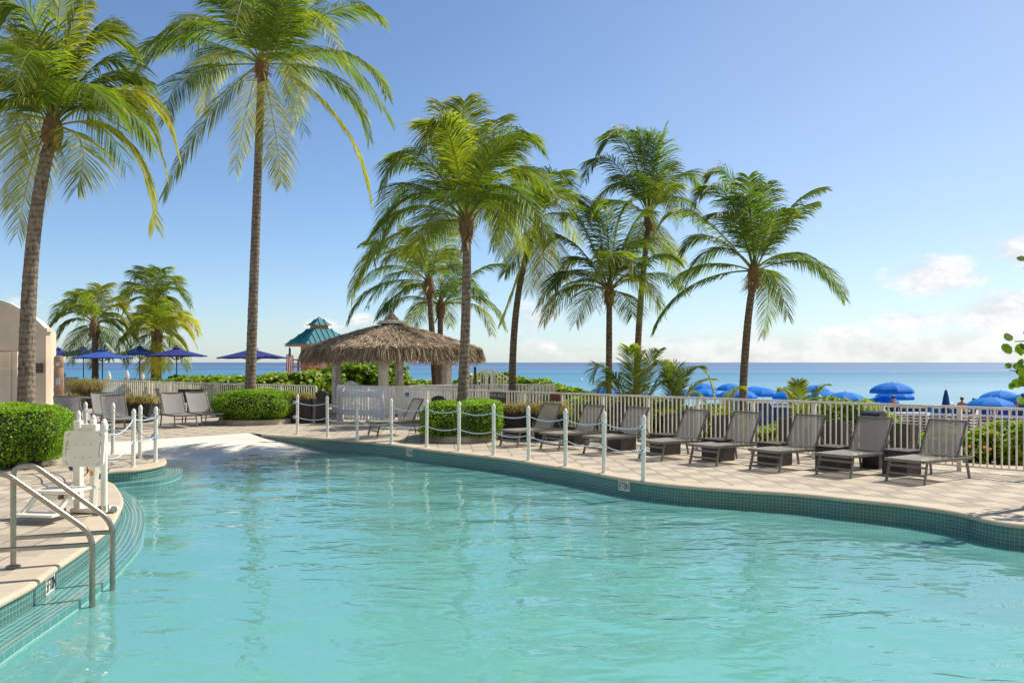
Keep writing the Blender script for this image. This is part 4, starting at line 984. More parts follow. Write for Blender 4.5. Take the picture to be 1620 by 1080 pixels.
def board_sign(name, label, x0, y0, x1, y1, D, mat, cat='sign', lines=(), th=.02, rz=0, post=None, group=None, lines_mat='letter'):
    a = dp(x0, y0, D); b = dp(x1, y1, D); w = b.x-a.x; h = a.z-b.z; c = (a+b)/2
    root = empty(name, (c.x, D, b.z), rz, label, cat, group); mb = MB(); mb.box((0, 0, h/2), (w, th, h)); mb.build('panel', M[mat], root, bevel=.004)
    for (txt, size, z) in lines: text(txt, size, (0, -th/2-.003, z*h), root, M[lines_mat], maxw=w*.88)
    if post:
        mb = MB(); mb.box((post, .05, h/2-b.z/2-.0), (.09, .07, b.z+h*1.0)); mb.build('post', M['wood_dark'], root)
    return root
def text(s, size, loc, parent, mat, maxw=None, rot=(90, 0, 0), name='lettering', sx=1.0):
    cu = bpy.data.curves.new('lettering', 'FONT'); cu.body = s; cu.size = size; cu.align_x = 'CENTER'; cu.align_y = 'CENTER'; cu.extrude = .001
    tmp = bpy.data.objects.new('tmp_text', cu); COL.objects.link(tmp)
    dg = bpy.context.evaluated_depsgraph_get(); dg.update(); me = bpy.data.meshes.new_from_object(tmp.evaluated_get(dg))
    bpy.data.objects.remove(tmp); bpy.data.curves.remove(cu)
    me.materials.clear(); me.materials.append(mat)
    xs = [v.co.x for v in me.vertices]; w = max(xs)-min(xs); f = sx
    if maxw and w*f > maxw: f = maxw/w
    for v in me.vertices: v.co.x *= f
    o = bpy.data.objects.new(name, me); COL.objects.link(o); o.parent = parent; o.location = loc; o.rotation_euler = [R(a) for a in rot]; return o
board_sign('rules_sign', 'brown pool rules sign hung on the beige railing', 769, 620.5, 806, 643, 22.47, 'brown_sign', lines=[('POOL RULES', .125, .78), ('~~~~~~~~~~~~', .05, .56), ('~~~~~~~~~~~~', .05, .42), ('~~~~~~~~~~', .05, .26), ('~~~~~~~~~~~', .05, .12)], rz=R(-45))
board_sign('notice_sign', 'small red-brown sign on the beige railing above the grass planter', 868, 623, 888, 634, 21.02, 'red_sign', rz=R(-45))
board_sign('access_sign', 'small blue wheelchair access sign on the railing by the hut gate', 639.5, 620.5, 648.5, 627, 25.15, 'blue_sign', rz=R(-45))
board_sign('notice_board', 'white notice board on a brown post under the right end of the thatch', 731, 580, 743, 597, 30.8, 'post_wood', post=.33)
board_sign('wall_sign', 'small brown sign with white lettering on the beige building wall', 57, 574.5, 68, 589.5, 27.42, 'brown_sign', lines=[('~~~~', .06, .8), ('~~~', .06, .6), ('~~~~~', .06, .42), ('~~~~', .06, .2)])
def wheel_icon():
    o = [x for x in bpy.data.objects if x.name == 'access_sign'][0]; mb = MB(); h = .12
    mb.lathe([(.012, 0), (.012, .004)], 10, (-.005, -.014, .095))
    mb.bar((-.005, -.014, .085), (.0, -.014, .05), .004, .012, up=(0, 1, 0)); mb.bar((0, -.014, .05), (.028, -.014, .048), .004, .010, up=(0, 1, 0)); mb.bar((.028, -.014, .048), (.035, -.014, .02), .004, .010, up=(0, 1, 0))
    pts = [(.030*math.cos(a)-.006, -.014, .038+.030*math.sin(a)) for a in [R(120+28*i) for i in range(9)]]
    mb.tube(pts, .004, 5); mb.build('wheelchair_symbol', M['letter'], o)
wheel_icon()

# ---------------------------------------------------------------- lifeguard hut
def lifeguard():
    D = 50; s = D/F; c = dp(505, 600, D); zg = sandz(c.x, D); root = empty('lifeguard_hut', (c.x, D, zg), R(38), 'orange lifeguard hut on stilts with two-tier teal roof', 'lifeguard hut')
    Z = lambda y: CH-(y-HY)*s-zg
    zf = Z(592); ze = Z(545)
    mb = MB(); mb.box((0, 0, (zf+ze)/2), (1.6, 1.6, ze-zf)); mb.build('cabin', M['lead_wood'], root)
    mb = MB(); mb.box((-.2, -.81, zf+.75), (.55, .03, .8)); mb.build('window', M['letter'], root)
    mb = MB(); mb.box((0, -.2, zf-.06), (2.5, 2.5, .12)); mb.build('platform', M['lead_wood'], root)
    mb = MB()
    for zz in (zf+.45, zf+.85):
        mb.bar((-1.22, -1.42, zz), (1.22, -1.42, zz), .05, .09); mb.bar((-1.22, -1.42, zz), (-1.22, 1.0, zz), .05, .09)
    for x in (-1.22, -.6, 0, .6, 1.22): mb.box((x, -1.42, zf+.45), (.09, .09, .9))
    for y in (-.6, .2, 1.0): mb.box((-1.22, y, zf+.45), (.09, .09, .9))
    mb.build('railing', M['lead_wood'], root)
    for x in (-1.05, 1.05):
        for y in (-1.2, .9): mb = MB(); mb.box((x, y, (zf-.1)/2), (.2, .2, zf-.1)); mb.build('stilt', M['lead_wood'], root)
    def hip(z0, z1, w0, w1, name):
        mb = MB(); lo = [(-w0, -w0, z0), (w0, -w0, z0), (w0, w0, z0), (-w0, w0, z0)]; hi = [(-w1, -w1, z1), (w1, -w1, z1), (w1, w1, z1), (-w1, w1, z1)]
        for i in range(4):
            a, b, c_, d = Vector(lo[i]), Vector(lo[(i+1) % 4]), Vector(hi[(i+1) % 4]), Vector(hi[i]); mb.poly([a, b, c_, d])
            n = (b-a).cross(d-a).normalized(); k = int(w0*2/.32)
            for j in range(0, k+1):
                t = j/k; p = a.lerp(b, t); # seam runs up the slope until it meets the hip
                x = abs(t-.5)*2; f = min(1, (1-x)/(1-w1/w0)) if w1 < w0 else 1
                cen_lo = a.lerp(b, .5); cen_hi = d.lerp(c_, .5); q = p+(cen_hi-cen_lo)*max(.02, f if x > w1/w0 else 1)
                mb.bar(p+n*.02, q+n*.02, .03, .04, up=n)
        mb.poly(lo[::-1]); mb.poly(hi); mb.build(name, M['teal_roof'], root)
    hip(ze, Z(520), 1.52, .50, 'lower_roof'); hip(Z(514.5), Z(501), .55, .02, 'upper_roof')
    mb = MB(); mb.box((0, 0, (Z(521)+Z(514))/2), (.78, .78, Z(513)-Z(522))); mb.build('roof_neck', M['lead_wood'], root)
    mb = MB(); mb.box((0, 0, ze-.06), (2.95, 2.95, .10)); mb.build('eave_board', M['lead_wood'], root)
    # flag on a slanted staff
    fr = empty('flag', dp(460.5, 592, 47.0), R(15), 'striped red and white flag hanging limp from the lifeguard hut', 'flag')
    mb = MB(); mb.bar((.1, 0, -.2), (-.08, 0, 1.55), .025, .025); mb.build('staff', M['white_paint'], fr)
    for k, m in ((0, 'flag_blue'), (1, 'flag_red')):
        mb = MB()
        if k == 0:
            for i in range(5): mb.box((-.10+i*.016, -.02*(i % 2), 1.28-i*.02), (.05, .03, .42))
            mb.build('canton', M[m], fr)
        else:
            st = MB(); wt = MB()
            for i in range(7):
                x = -.26+i*.055
                for j in range(8):
                    z1 = 1.08-j*.14+(.05*math.sin(i)); tgt = st if (i % 2 == 0) else wt
                    tgt.poly([(x, .02*math.sin(i*2+j), z1), (x+.055, .02*math.sin(i*2+2+j), z1+.01), (x+.055+.02*math.sin(j), .02*math.sin(i*2+3+j), z1-.14), (x+.02*math.sin(j), .02*math.sin(i*2+1+j), z1-.14)])
            st.build('red_stripes', M['flag_red'], fr); wt.build('white_stripes', M['letter'], fr)
lifeguard()

# ---------------------------------------------------------------- building at left
def building():
    D = 27.5; P = lambda x, y, d=D: dp(x, y, d); root = empty('beige_building', (-17, D, 0), 0, 'beige stucco building with curved parapet at the left edge', 'building')
    o = Vector((-17, D, 0))
    # arched facade, outline in metres with real thickness
    arc = [(-260, 560), (-220, 520), (-150, 490), (-80, 478), (-30, 476), (0, 479), (18, 485), (36, 495), (56, 508), (72.6, 524)]
    top = [P(x, y)-o for x, y in arc]
    under = [(72.6, 650), (35.5, 650), (35.5, 555), (-260, 555)]
    low = []
    for x, y in under:
        p = P(x, y)-o
        if y == 650: p.z = 0
        low.append(p)
    ring = top+low; n = len(ring); mb = MB(); th = Vector((0, .5, 0)); pr = [Vector((p.x, 0, p.z)) for p in ring]
    for t in tessellate_polygon([[Vector((p.x, p.z, 0)) for p in pr]]): mb.poly([pr[i] for i in t]); mb.poly([pr[i]+th for i in t[::-1]])
    for i in range(n):
        a, b = pr[i], pr[(i+1) % n]; mb.poly([a, b, b+th, a+th])
    # side return, slanting away
    a = P(72.6, 524)-o; a.y = 0; b = dp(81, 524, 27.7)-o; b.y = .2; b.z = a.z
    mb.poly([a, b, Vector((b.x, b.y, 0)), Vector((a.x, a.y, 0))]); mb.poly([a, b, Vector((b.x, .5, b.z)), Vector((a.x, .5, a.z))]); mb.poly([b, Vector((b.x, .5, b.z)), Vector((b.x, .5, 0)), Vector((b.x, b.y, 0))])
    mb.build('facade', M['stucco'], root)
    mb = MB()
    for p, q in zip(top[:-1], top[1:]): mb.bar(Vector((p.x, -.03, p.z+.05)), Vector((q.x, -.03, q.z+.05)), .14, .12)
    q = top[-1]; mb.bar(Vector((q.x, -.03, q.z+.05)), Vector((b.x, b.y, b.z+.05)), .14, .12)
    mb.build('parapet_cap', M['stucco_light'], root)
    mb = MB(); a = dp(-200, 555, 28.2)-o; b = dp(20.5, 555, 28.2)-o; mb.box(((a.x+b.x)/2, 1.1, a.z/2+.1), (b.x-a.x, .3, a.z+.1)); mb.build('inner_wall', M['stucco_light'], root)
    mb = MB(); q = dp(4.5, 555, 28.0)-o; mb.bar((q.x, .9, 0), (q.x, .9, q.z), .05, .04); q1 = dp(-10, 583, 28)-o; q2 = dp(20, 583, 28)-o; mb.bar((q1.x, .88, q1.z), (q2.x, .88, q2.z), .05, .05); mb.build('white_pipe', M['white_paint'], root)
    mb = MB(); a = dp(20.5, 597, 31)-o; b = dp(36, 597, 31)-o; mb.box(((a.x+b.x)/2, 3.6, a.z/2), (1.4, .3, a.z)); mb.build('low_wall', M['stucco'], root)
building()
def bollard():
    p = dp(93, 600, 26.8); root = empty('lamp_bollard', (p.x, 26.8, 0), 0, 'tan round-topped concrete bollard beside the beige building', 'bollard'); h = CH+(573-562)*26.8/F
    mb = MB(); r = .145; mb.lathe([(r, 0), (r, .95), (r*1.05, .97), (r*1.05, 1.03), (r, 1.05), (r, h-.42), (r*.92, h-.40), (r*.92, h-.36), (r, h-.34), (r, h-.1), (r*.85, h-.03), (r*.4, h)], 20); mb.build('column', M['bollard'], root, smooth=True)
    mb = MB(); mb.lathe([(.06, 0), (.06, .01)], 12, (0, 0, 0)); mb.v = [(x+.05, -r-.008-z, y+h-.28) for x, y, z in mb.v]; mb.build('lamp_lens', M['letter'], root)
    mb = MB(); mb.box((.05, -r-.005, 1.25), (.12, .02, .2)); mb.build('notice_plate', M['bluewhite'], root)
bollard()
def parapet():
    p = dp(100, 600, 38.0); root = empty('parapet_wall', (p.x, 38, 0), 0, 'low beige wall with small ball lamp behind the bollard', 'wall')
    mb = MB(); mb.box((0, 0, .55), (1.0, .4, 1.1)); mb.box((0, 0, 1.14), (1.1, .5, .1)); mb.build('wall', M['stucco'], root)
    mb = MB(); mb.lathe([(.05, 1.19), (.12, 1.25), (.13, 1.32), (.07, 1.4), (.02, 1.42)], 10); mb.build('ball_lamp', M['letter'], root, smooth=True)
parapet()

# ---------------------------------------------------------------- umbrellas
def market_umbrella(label, x, ytip, D, width, mat, rz=0, group='patio umbrellas', zedge=None):
    p = dp(x, ytip, D); root = empty('patio_umbrella', (p.x, D, 0), rz, label, 'umbrella', group); zt = p.z; r = width/2; ze = zt-.42*(width/2.5)
    n = 8; mb = MB(); mb.cur = 0
    def ring(rad, z, sag=0):
        out = []
        for k in range(n*2):
            a = math.pi*k/n; rr = rad*(1 if k % 2 == 0 else .935); out.append(Vector((rr*math.cos(a), rr*math.sin(a), z+(sag if k % 2 else 0))))
        return out
    rings = [ring(.02, zt-.10), ring(r*.35, zt-.10-(zt-.10-ze)*.37), ring(r*.7, zt-.10-(zt-.10-ze)*.72), ring(r, ze, .015), ring(r*1.0, ze-.05, .02)]
    for a, b in zip(rings[:-1], rings[1:]):
        for k in range(n*2): k2 = (k+1) % (n*2); mb.poly([a[k], b[k], b[k2], a[k2]])
    mb.build('canopy', M[mat], root)
    mb = MB(); v = [ring(.02, zt-.02), ring(r*.17, zt-.09), ring(r*.175, zt-.12)]
    for a, b in zip(v[:-1], v[1:]):
        for k in range(n*2): k2 = (k+1) % (n*2); mb.poly([a[k], b[k], b[k2], a[k2]])
    mb.build('vent_cap', M[mat], root)
    mb = MB(); mb.tube([(0, 0, 0), (0, 0, zt-.06)], .024, 8); mb.lathe([(.03, zt-.04), (.03, zt), (.01, zt+.05)], 8); mb.build('pole', M['black'], root)
    for k in range(n):
        mb = MB(); a = 2*math.pi*k/n; mb.bar((0, 0, zt-.14), (r*.97*math.cos(a), r*.97*math.sin(a), ze-.01), .018, .02); mb.bar((0, 0, zt-.62), (r*.5*math.cos(a), r*.5*math.sin(a), (zt-.14+ze)/2-.02), .014, .016); mb.build('rib', M['black'], root)
    mb = MB(); mb.lathe([(.26, 0), (.26, .05), (.05, .08), (.05, .3)], 16); mb.build('base', M['black'], root)
    return root
market_umbrella('navy umbrella, rightmost of the five on the patio left of the tallest trunk', 279.5, 547, 37, 2.55, 'navy', R(10))
market_umbrella('royal blue umbrella, second from the right in the patio cluster', 221, 546, 40, 2.55, 'royal', R(5))
market_umbrella('royal blue umbrella in the middle of the patio cluster, nearer and lower', 162, 550.5, 38, 2.55, 'royal', R(18))
market_umbrella('royal blue umbrella, second from the left in the patio cluster', 132, 547, 42, 2.5, 'royal', R(0))
market_umbrella('navy umbrella half hidden by the building, leftmost of the patio cluster', 92, 549, 44, 2.5, 'navy', R(0))
market_umbrella('lone navy umbrella behind the tallest palm trunk', 399, 547.5, 31.5, 2.5, 'navy', R(14))
for i, (x, y) in enumerate(((172, 587), (201, 586), (225, 588))):
    D = 62; p = dp(x, y, D); zg = sandz(p.x, D); root = empty('folded_umbrella', (p.x, D, zg), 0, ['left', 'middle', 'right'][i]+' one of three folded white umbrellas on the beach beyond the patio', 'umbrella', 'folded white beach umbrellas'); h = p.z-zg
    mb = MB(); mb.lathe([(.05, h-.85), (.17, h-.8), (.14, h-.6), (.18, h-.45), (.14, h-.25), (.08, h-.1), (.10, h-.06), (.03, h)], 10); mb.build('canopy', M['white_canvas'], root, smooth=True)
    mb = MB(); mb.tube([(0, 0, 0), (0, 0, h-.9)], .03, 6); mb.build('pole', M['white_paint'], root)
def beach_umbrella(label, x, ytop, D, width, rz=0, tilt=0, grp='open azure beach umbrellas'):
    p = dp(x, ytop, D); zg = sandz(p.x, D); h = p.z-zg; root = empty('beach_umbrella', (p.x, D, zg), rz, label, 'umbrella', grp); r = width/2; n = 8
    for par in (0, 1):
        mb = MB()
        for k in range(par, n, 2):
            prof = [(.01, 0), (.3, -.03), (.55, -.10), (.78, -.20), (.93, -.31), (1.0, -.40)]
            for (a0, z0), (a1, z1) in zip(prof[:-1], prof[1:]):
                q = []
                for (a_, z_, kk) in ((a0, z0, k), (a1, z1, k), (a1, z1, k+1), (a0, z0, k+1)): an = 2*math.pi*kk/n+.2; q.append((r*a_*math.cos(an), r*a_*math.sin(an), h+z_*r))
                mb.poly(q)
            a1 = 2*math.pi*k/n+.2; a2 = 2*math.pi*(k+1)/n+.2; mb.poly([(r*math.cos(a1), r*math.sin(a1), h-.4*r), (r*math.cos(a2), r*math.sin(a2), h-.4*r), (r*1.0*math.cos(a2), r*1.0*math.sin(a2), h-.4*r-.13), (r*1.0*math.cos(a1), r*1.0*math.sin(a1), h-.4*r-.13)])
        mb.build('canopy_panels', M['azure'], root, smooth=True, sharp=50)
    mb = MB(); mb.tube([(0, 0, 0), (0, 0, h+.06)], .022, 6); mb.build('pole', M['white_paint'], root)
    for k in range(n): a = 2*math.pi*k/n+.2; mb = MB(); mb.tube([(0, 0, h-.02), (r*.55*math.cos(a), r*.55*math.sin(a), h-.12*r), (r*.99*math.cos(a), r*.99*math.sin(a), h-.41*r)], .008, 4); mb.build('rib', M['white_paint'], root)
    return root
BU = [('azure beach umbrella alone left of the slender straight palm trunk', 957, 613, 58, 2.2), ('azure beach umbrella left of the young pale palm, upper one', 1112, 608.5, 66, 2.15), ('azure beach umbrella left of the young pale palm, lower one', 1116, 616.5, 52, 1.9),
      ('azure beach umbrella directly left of the rightmost trunk, upper one', 1155, 609, 66, 2.1), ('azure beach umbrella at the rightmost trunk, lower one', 1166, 617, 50, 2.3),
      ('azure beach umbrella just right of the rightmost trunk, partly hidden', 1194, 613.5, 62, 2.1), ('azure beach umbrella right of the rightmost trunk, in front of another', 1207, 615.5, 54, 2.1),
      ('azure beach umbrella behind the thin spear of the young palm, upper', 1256, 610.5, 74, 2.1), ('azure beach umbrella in front under the young palm spear, lower', 1250, 619, 52, 2.2), ('azure beach umbrella right of the young palm, upper', 1289, 611.5, 66, 2.2),
      ('azure beach umbrella right of the young palm, lower and nearer', 1305, 620.5, 48, 2.2), ('low azure beach umbrella left of the stacked pair', 1337, 622, 45, 2.1),
      ('topmost of the azure umbrellas clustered over the person', 1411, 604.5, 42.5, 2.12), ('azure umbrella tucked directly beneath the topmost one', 1415, 616, 44.5, 1.95), ('azure umbrella low at the left of the clustered ones', 1397, 626, 43.5, 1.5),
      ('azure beach umbrella nearest the right edge, lower front one', 1567, 627.5, 38.8, 2.15), ('azure beach umbrella behind the lower front one at right', 1583, 617.5, 48, 2.15), ('azure beach umbrella cut by the right edge', 1634, 620, 44, 2.1),
      ('azure beach umbrella left of the first one behind young fronds', 1078, 619, 56, 2.1)]
for i, b in enumerate(BU): beach_umbrella(b[0], b[1], b[2]-(2.5 if b[1] < 1380 else 0), *b[3:], rz=R(17*i))
def folded(label, x, y, D, w, h_):
    p = dp(x, y, D); zg = sandz(p.x, D); h = p.z-zg; root = empty('folded_umbrella', (p.x, D, zg), 0, label, 'umbrella', 'folded blue beach umbrellas'); mb = MB(); n = 16
    mb.lathe([(w*.5, h-h_), (w*.44, h-h_*.7), (w*.28, h-h_*.3), (.05, h-.04), (.015, h)], n)
    mb.v = [(x_*(1+.10*(i % 2)), y_*(1+.10*(i % 2)), z_) for i, (x_, y_, z_) in enumerate(mb.v)]
    mb.build('canopy', M['azure_dark'], root); mb = MB(); mb.tube([(0, 0, 0), (0, 0, h+.03)], .02, 6); mb.build('pole', M['white_paint'], root)
folded('closed dark blue beach umbrella standing alone against the sea', 1496.5, 616, 42, .40, 1.15)
folded('closed blue beach umbrella at the right edge of the beach', 1618, 622, 36, .45, 1.6)

# ---------------------------------------------------------------- loungers
def make_lounger(sling, seatL=.95, backH=.56, legb=1.28, back_in=.30):
    """origin: middle of the two foot-end feet, +Y towards the head"""
    root = empty('sun_lounger', (0, 0, 0)); W_ = .31; zs = .345
    hd = 1.32
    for s in (-1, 1):
        mb = MB(); mb.bar((s*W_, -.03, zs), (s*W_, hd+.12, zs-.02), .028, .045); mb.build('side_rail', M['frame_grey'], root, bevel=.004)
        mb = MB(); mb.bar((s*W_, -.0, 0), (s*(W_-.01), .09, zs-.02), .028, .042); mb.build('leg', M['frame_grey'], root, bevel=.004)
        mb = MB(); mb.bar((s*W_, legb+.04, 0), (s*(W_-.01), legb-.04, zs-.03), .028, .042); mb.build('leg', M['frame_grey'], root, bevel=.004)
        mb = MB(); mb.bar((s*(W_-.005), seatL, zs+.012), (s*(W_-.005), seatL+back_in, zs+backH), .026, .034); mb.build('back_rail', M['frame_grey'], root, bevel=.004)
        mb = MB(); mb.bar((s*(W_-.04), seatL+back_in*.55, zs+backH*.52), (s*(W_-.04), legb+.02, zs-.01), .014, .014); mb.build('back_prop', M['frame_grey'], root)
    for (y_, z_, a_, b_) in ((.03, .13, .02, .035), (.06, .25, .02, .03), (hd+.1, zs-.02, .03, .04)):
        mb = MB(); mb.bar((-W_, y_, z_), (W_, y_, z_), a_, b_); mb.build('cross_bar', M['frame_grey'], root)
    mb = MB(); mb.bar((-W_, seatL+back_in, zs+backH+.003), (W_, seatL+back_in, zs+backH+.003), .03, .03); mb.build('head_bar', M['frame_grey'], root)
    mb = MB(); mb.bar((-W_, -.035, zs), (W_, -.035, zs), .03, .045); mb.build('foot_bar', M['frame_grey'], root)
    def panel(f, name, cuts=6):
        mb = MB(); 
        for j in range(cuts):
            for i in range(6):
                x0, x1 = -W_+.01+(2*W_-.02)*i/6, -W_+.01+(2*W_-.02)*(i+1)/6; mb.poly([f(x0, j/cuts), f(x1, j/cuts), f(x1, (j+1)/cuts), f(x0, (j+1)/cuts)])
        return mb.build(name, M[sling], root, smooth=True, sharp=0)
    sag = lambda x: -.022*(1-(x/W_)**2)
    panel(lambda x, t: (x, -.03+t*(seatL+.03), zs+.025+sag(x)), 'seat_sling')
    panel(lambda x, t: (x, seatL+t*back_in+sag(x)*-1.0, zs+.02+t*backH), 'back_sling')
    return root
LG = 'grey sling loungers in a row along the railing'
rowpts = [(1402, 760), (1292, 750.2), (1186, 742), (1091.5, 732.7), (1010.5, 725), (923.5, 716.7), (855, 710), (792, 704.6)]
names = ['rightmost grey lounger of the railing row, with open deck beside it', 'second grey lounger from the right in the railing row', 'third grey lounger from the right in the railing row', 'fourth grey lounger from the right in the railing row',
         'fifth lounger from the right, its foot behind the last rope post', 'sixth lounger from the right, seen between the last three rope posts', 'seventh lounger from the right, in front of the black bin', 'leftmost lounger of the railing row, next to the centre hedge']
proto = make_lounger('sling')
AX = R(35)                                      # head direction: angle above +X
for i, (x, y) in enumerate(rowpts):
    o = proto if i == 0 else copy_tree(proto)
    p = gp(x, y); hdv = Vector((math.cos(AX), math.sin(AX), 0)); sv = Vector((math.sin(AX), -math.cos(AX), 0))
    m = p+sv*.31; o.location = m; o.rotation_euler = (0, 0, AX-R(90)+R([0, 1.5, -1, 1, -1.5, 1, 0, 2][i])); tag(o, names[i], 'sun lounger', LG)
o = copy_tree(proto); a, b = gp(574, 689), gp(604.7, 690); o.location = (a+b)/2; o.rotation_euler = (0, 0, R(30)-R(90)); tag(o, 'single grey lounger before the white gate, left of the centre hedge', 'sun lounger', LG)
protoL = make_lounger('sling_l', 1.0, .60, 1.35, .38)
PL = 'pale grey sling loungers on the left patio'
left = [((-9.2, 24.1), -52, 'rightmost but one of the lit patio loungers, right of the grass planter'), ((-8.72, 24.85), -50, 'patio lounger touching the round hedge at the tallest palm'),
        ((-10.15, 22.4), -52, 'half shaded patio lounger in the middle, behind the pool lift ropes'), ((-11.0, 21.6), -52, 'shaded patio lounger nearest the big left hedge'), ((-11.3, 24.2), -52, 'patio lounger standing behind the half shaded one'),
        ((-15.6, 25.2), -40, 'lounger at the far left edge below the building'), ((-13.2, 25.6), 10, 'pale lounger beyond the left palm trunk')]
for i, ((x, y), a, lb) in enumerate(left):
    o = protoL if i == 0 else copy_tree(protoL); o.location = (x, y, 0); o.rotation_euler = (0, 0, R(a)+R(90)); tag(o, lb, 'sun lounger', PL)
# wicker side tables
def wicker(c, rz):
    root = empty('side_table', c, rz); mb = MB(); mb.box((0, 0, .19), (.44, .44, .38)); mb.build('body', M['wicker'], root, bevel=.012)
    mb = MB(); mb.box((0, 0, .395), (.46, .46, .025)); mb.build('table_top', M['wicker'], root, bevel=.006); return root
TB = [(980, 713), (1050, 720), (1135, 730), (1226, 738), (1321, 745), (1431, 753), (907, 704)]
tl = ['dark wicker cube table between the fifth and sixth loungers from the right', 'dark wicker cube table between the fourth and fifth loungers from the right', 'dark wicker cube table between the third and fourth loungers from the right', 'dark wicker cube table between the second and third loungers from the right', 'dark wicker cube table between the two rightmost loungers', 'dark wicker cube table beneath the rightmost lounger back', 'dark wicker cube table between the sixth and seventh loungers from the right']
t0 = wicker((0, 0, 0), 0)
for i, (x, y) in enumerate(TB):
    o = t0 if i == 0 else copy_tree(t0); p = gp(x, y); o.location = p+Vector((.08, .28, 0)); o.rotation_euler = (0, 0, AX-R(90)); tag(o, tl[i], 'side table', 'wicker cube tables between loungers')
def bin_(label, x, D, h=1.0, w=.38, rz=0):
    p = dp(x, 600, D); root = empty('litter_bin', (p.x, D, 0), rz, label, 'litter bin', 'black litter bins with rounded hoods'); mb = MB(); mb.box((0, 0, (h-.12)/2+.02), (w, w, h-.16)); mb.box((0, 0, .02), (w+.05, w+.05, .04)); mb.build('body', M['black'], root, bevel=.015)
    mb = MB(); m = 10; P = []
    for i in range(m+1):
        a = math.pi*i/m; P.append((-math.cos(a)*(w/2+.02), h-.12+math.sin(a)*.12))
    for s in (-1, 1): mb.poly([(x_, s*(w/2+.01), z_) for x_, z_ in (P if s < 0 else P[::-1])])
    for i in range(m): mb.poly([(P[i][0], -w/2-.01, P[i][1]), (P[i+1][0], -w/2-.01, P[i+1][1]), (P[i+1][0], w/2+.01, P[i+1][1]), (P[i][0], w/2+.01, P[i][1])][::-1])
    mb.build('hood', M['black'], root)
    mb = MB(); mb.box((0, -w/2-.004, h-.22), (w*.7, .012, .10)); mb.build('opening', M['ink'], root)
bin_('black litter bin against the railing behind the seventh lounger', 980, 20.4, .92, .40)
bin_('black litter bin against the railing behind the second lounger from the right', 1382, 15.0, 1.0, .30, R(45))
bin_('black litter bin standing in the gap between left railing and white fence', 510, 26.2, .98, .34)
bin_('black litter bin behind the centre hedge, only its hood visible', 694, 23.6, .93, .36)
bin_('black litter bin behind the left railing, hood seen left of the tallest trunk', 377, 29.6, .95, .36)
# dining chairs and tables at the left patio
def dchair(label, x, D, rz):
    p = dp(x, 600, D); root = empty('patio_chair', (p.x, D, 0), rz, label, 'chair', 'dark patio dining chairs'); mb = MB()
    mb.box((0, 0, .44), (.46, .46, .035)); mb.build('seat', M['wicker'], root)
    mb = MB(); mb.bar((0, .22, .46), (0, .30, .90), .44, .025, up=(0, 1, 0)); mb.build('backrest', M['wicker'], root)
    for sx in (-.2, .2):
        for sy in (-.2, .2): mb = MB(); mb.box((sx, sy, .215), (.035, .035, .43)); mb.build('leg', M['frame_grey'], root)
dchair('dark dining chair right of the lit patio loungers by the railing', 311, 29.8, R(20)); dchair('dark dining chair behind the lit patio loungers', 292, 30.5, R(-160)); dchair('dark dining chair under the navy umbrella next to the railing', 262, 31.6, R(100))
def dtable(label, x, D):
    p = dp(x, 600, D); root = empty('patio_table', (p.x, D, 0), 0, label, 'table', 'dark patio dining tables'); mb = MB(); mb.box((0, 0, .73), (.8, .8, .03)); mb.build('table_top', M['frame_grey'], root)
    for sx in (-.35, .35):
        for sy in (-.35, .35): mb = MB(); mb.box((sx, sy, .36), (.04, .04, .71)); mb.build('leg', M['frame_grey'], root)
dtable('dark square patio table under the rightmost cluster umbrella', 276, 30.8); dtable('dark square table behind the shaded patio loungers', 142, 27.0); dtable('dark low table seen behind the round hedge right of the tallest trunk', 432, 28.5)

# ---------------------------------------------------------------- rope posts and ropes
def rpost(): 
    root = empty('rope_post', (0, 0, 0)); mb = MB(); r = .036; mb.lathe([(r, 0), (r, .94)], 14); mb.build('shaft', M['white_paint'], root, smooth=True)
    mb = MB(); mb.lathe([(r+.004, .94), (r+.004, .965), (r, .99), (r*.7, 1.015), (r*.25, 1.03)], 14); mb.build('cap', M['white_paint'], root, smooth=True)
    mb = MB(); mb.lathe([(r+.012, .0045), (r+.010, .014), (r, .018)], 14); mb.build('flange', M['white_paint'], root, smooth=True); return root
RP = [(470.2, 688), (518, 691.5), (565.2, 696.5), (619.4, 701.6), (675, 707.3), (726, 713.3), (781, 720), (836.5, 728), (894.8, 737.4), (955.5, 748), (1018, 760)]
ordn = ['leftmost', 'second', 'third', 'fourth', 'fifth', 'sixth', 'seventh', 'eighth', 'ninth', 'tenth', 'rightmost']
pp = rpost(); RPW = []
for i, (x, y) in enumerate(RP):
    o = pp if i == 0 else copy_tree(pp); p = gp(x, y); RPW.append(p); o.location = p; o.rotation_euler = (R(random.uniform(-.6, .6)), R(random.uniform(-.6, .6)), random.random()*6)
    tag(o, f'{ordn[i]} white rope post along the far pool edge' if i in (0, 10) else f'{ordn[i]} white rope post from the left along the far pool edge', 'post', 'white rope posts along the far pool edge')
LPp = [(178.3, 718), (221.5, 724.6), (246, 730.5), (210.8, 738.5), (163.8, 773), (147, 760), (123.5, 745), (134.8, 714)]
lpl = ['white rope post behind the lift, at the edge of the white beach entry', 'white rope post at the back of the round deck tip', 'white rope post at the outermost point of the round deck tip', 'white rope post at the front of the round deck tip', 'white rope post directly behind the pool lift board, right one', 'white rope post directly behind the pool lift board, middle one', 'white rope post beside the big hedge, left of the pool lift board', 'white rope post farther back beside the big hedge']
LPW = []
for i, (x, y) in enumerate(LPp):
    o = copy_tree(pp); p = gp(x, y); LPW.append(p); o.location = p; tag(o, lpl[i], 'post', 'white rope posts round the pool lift')
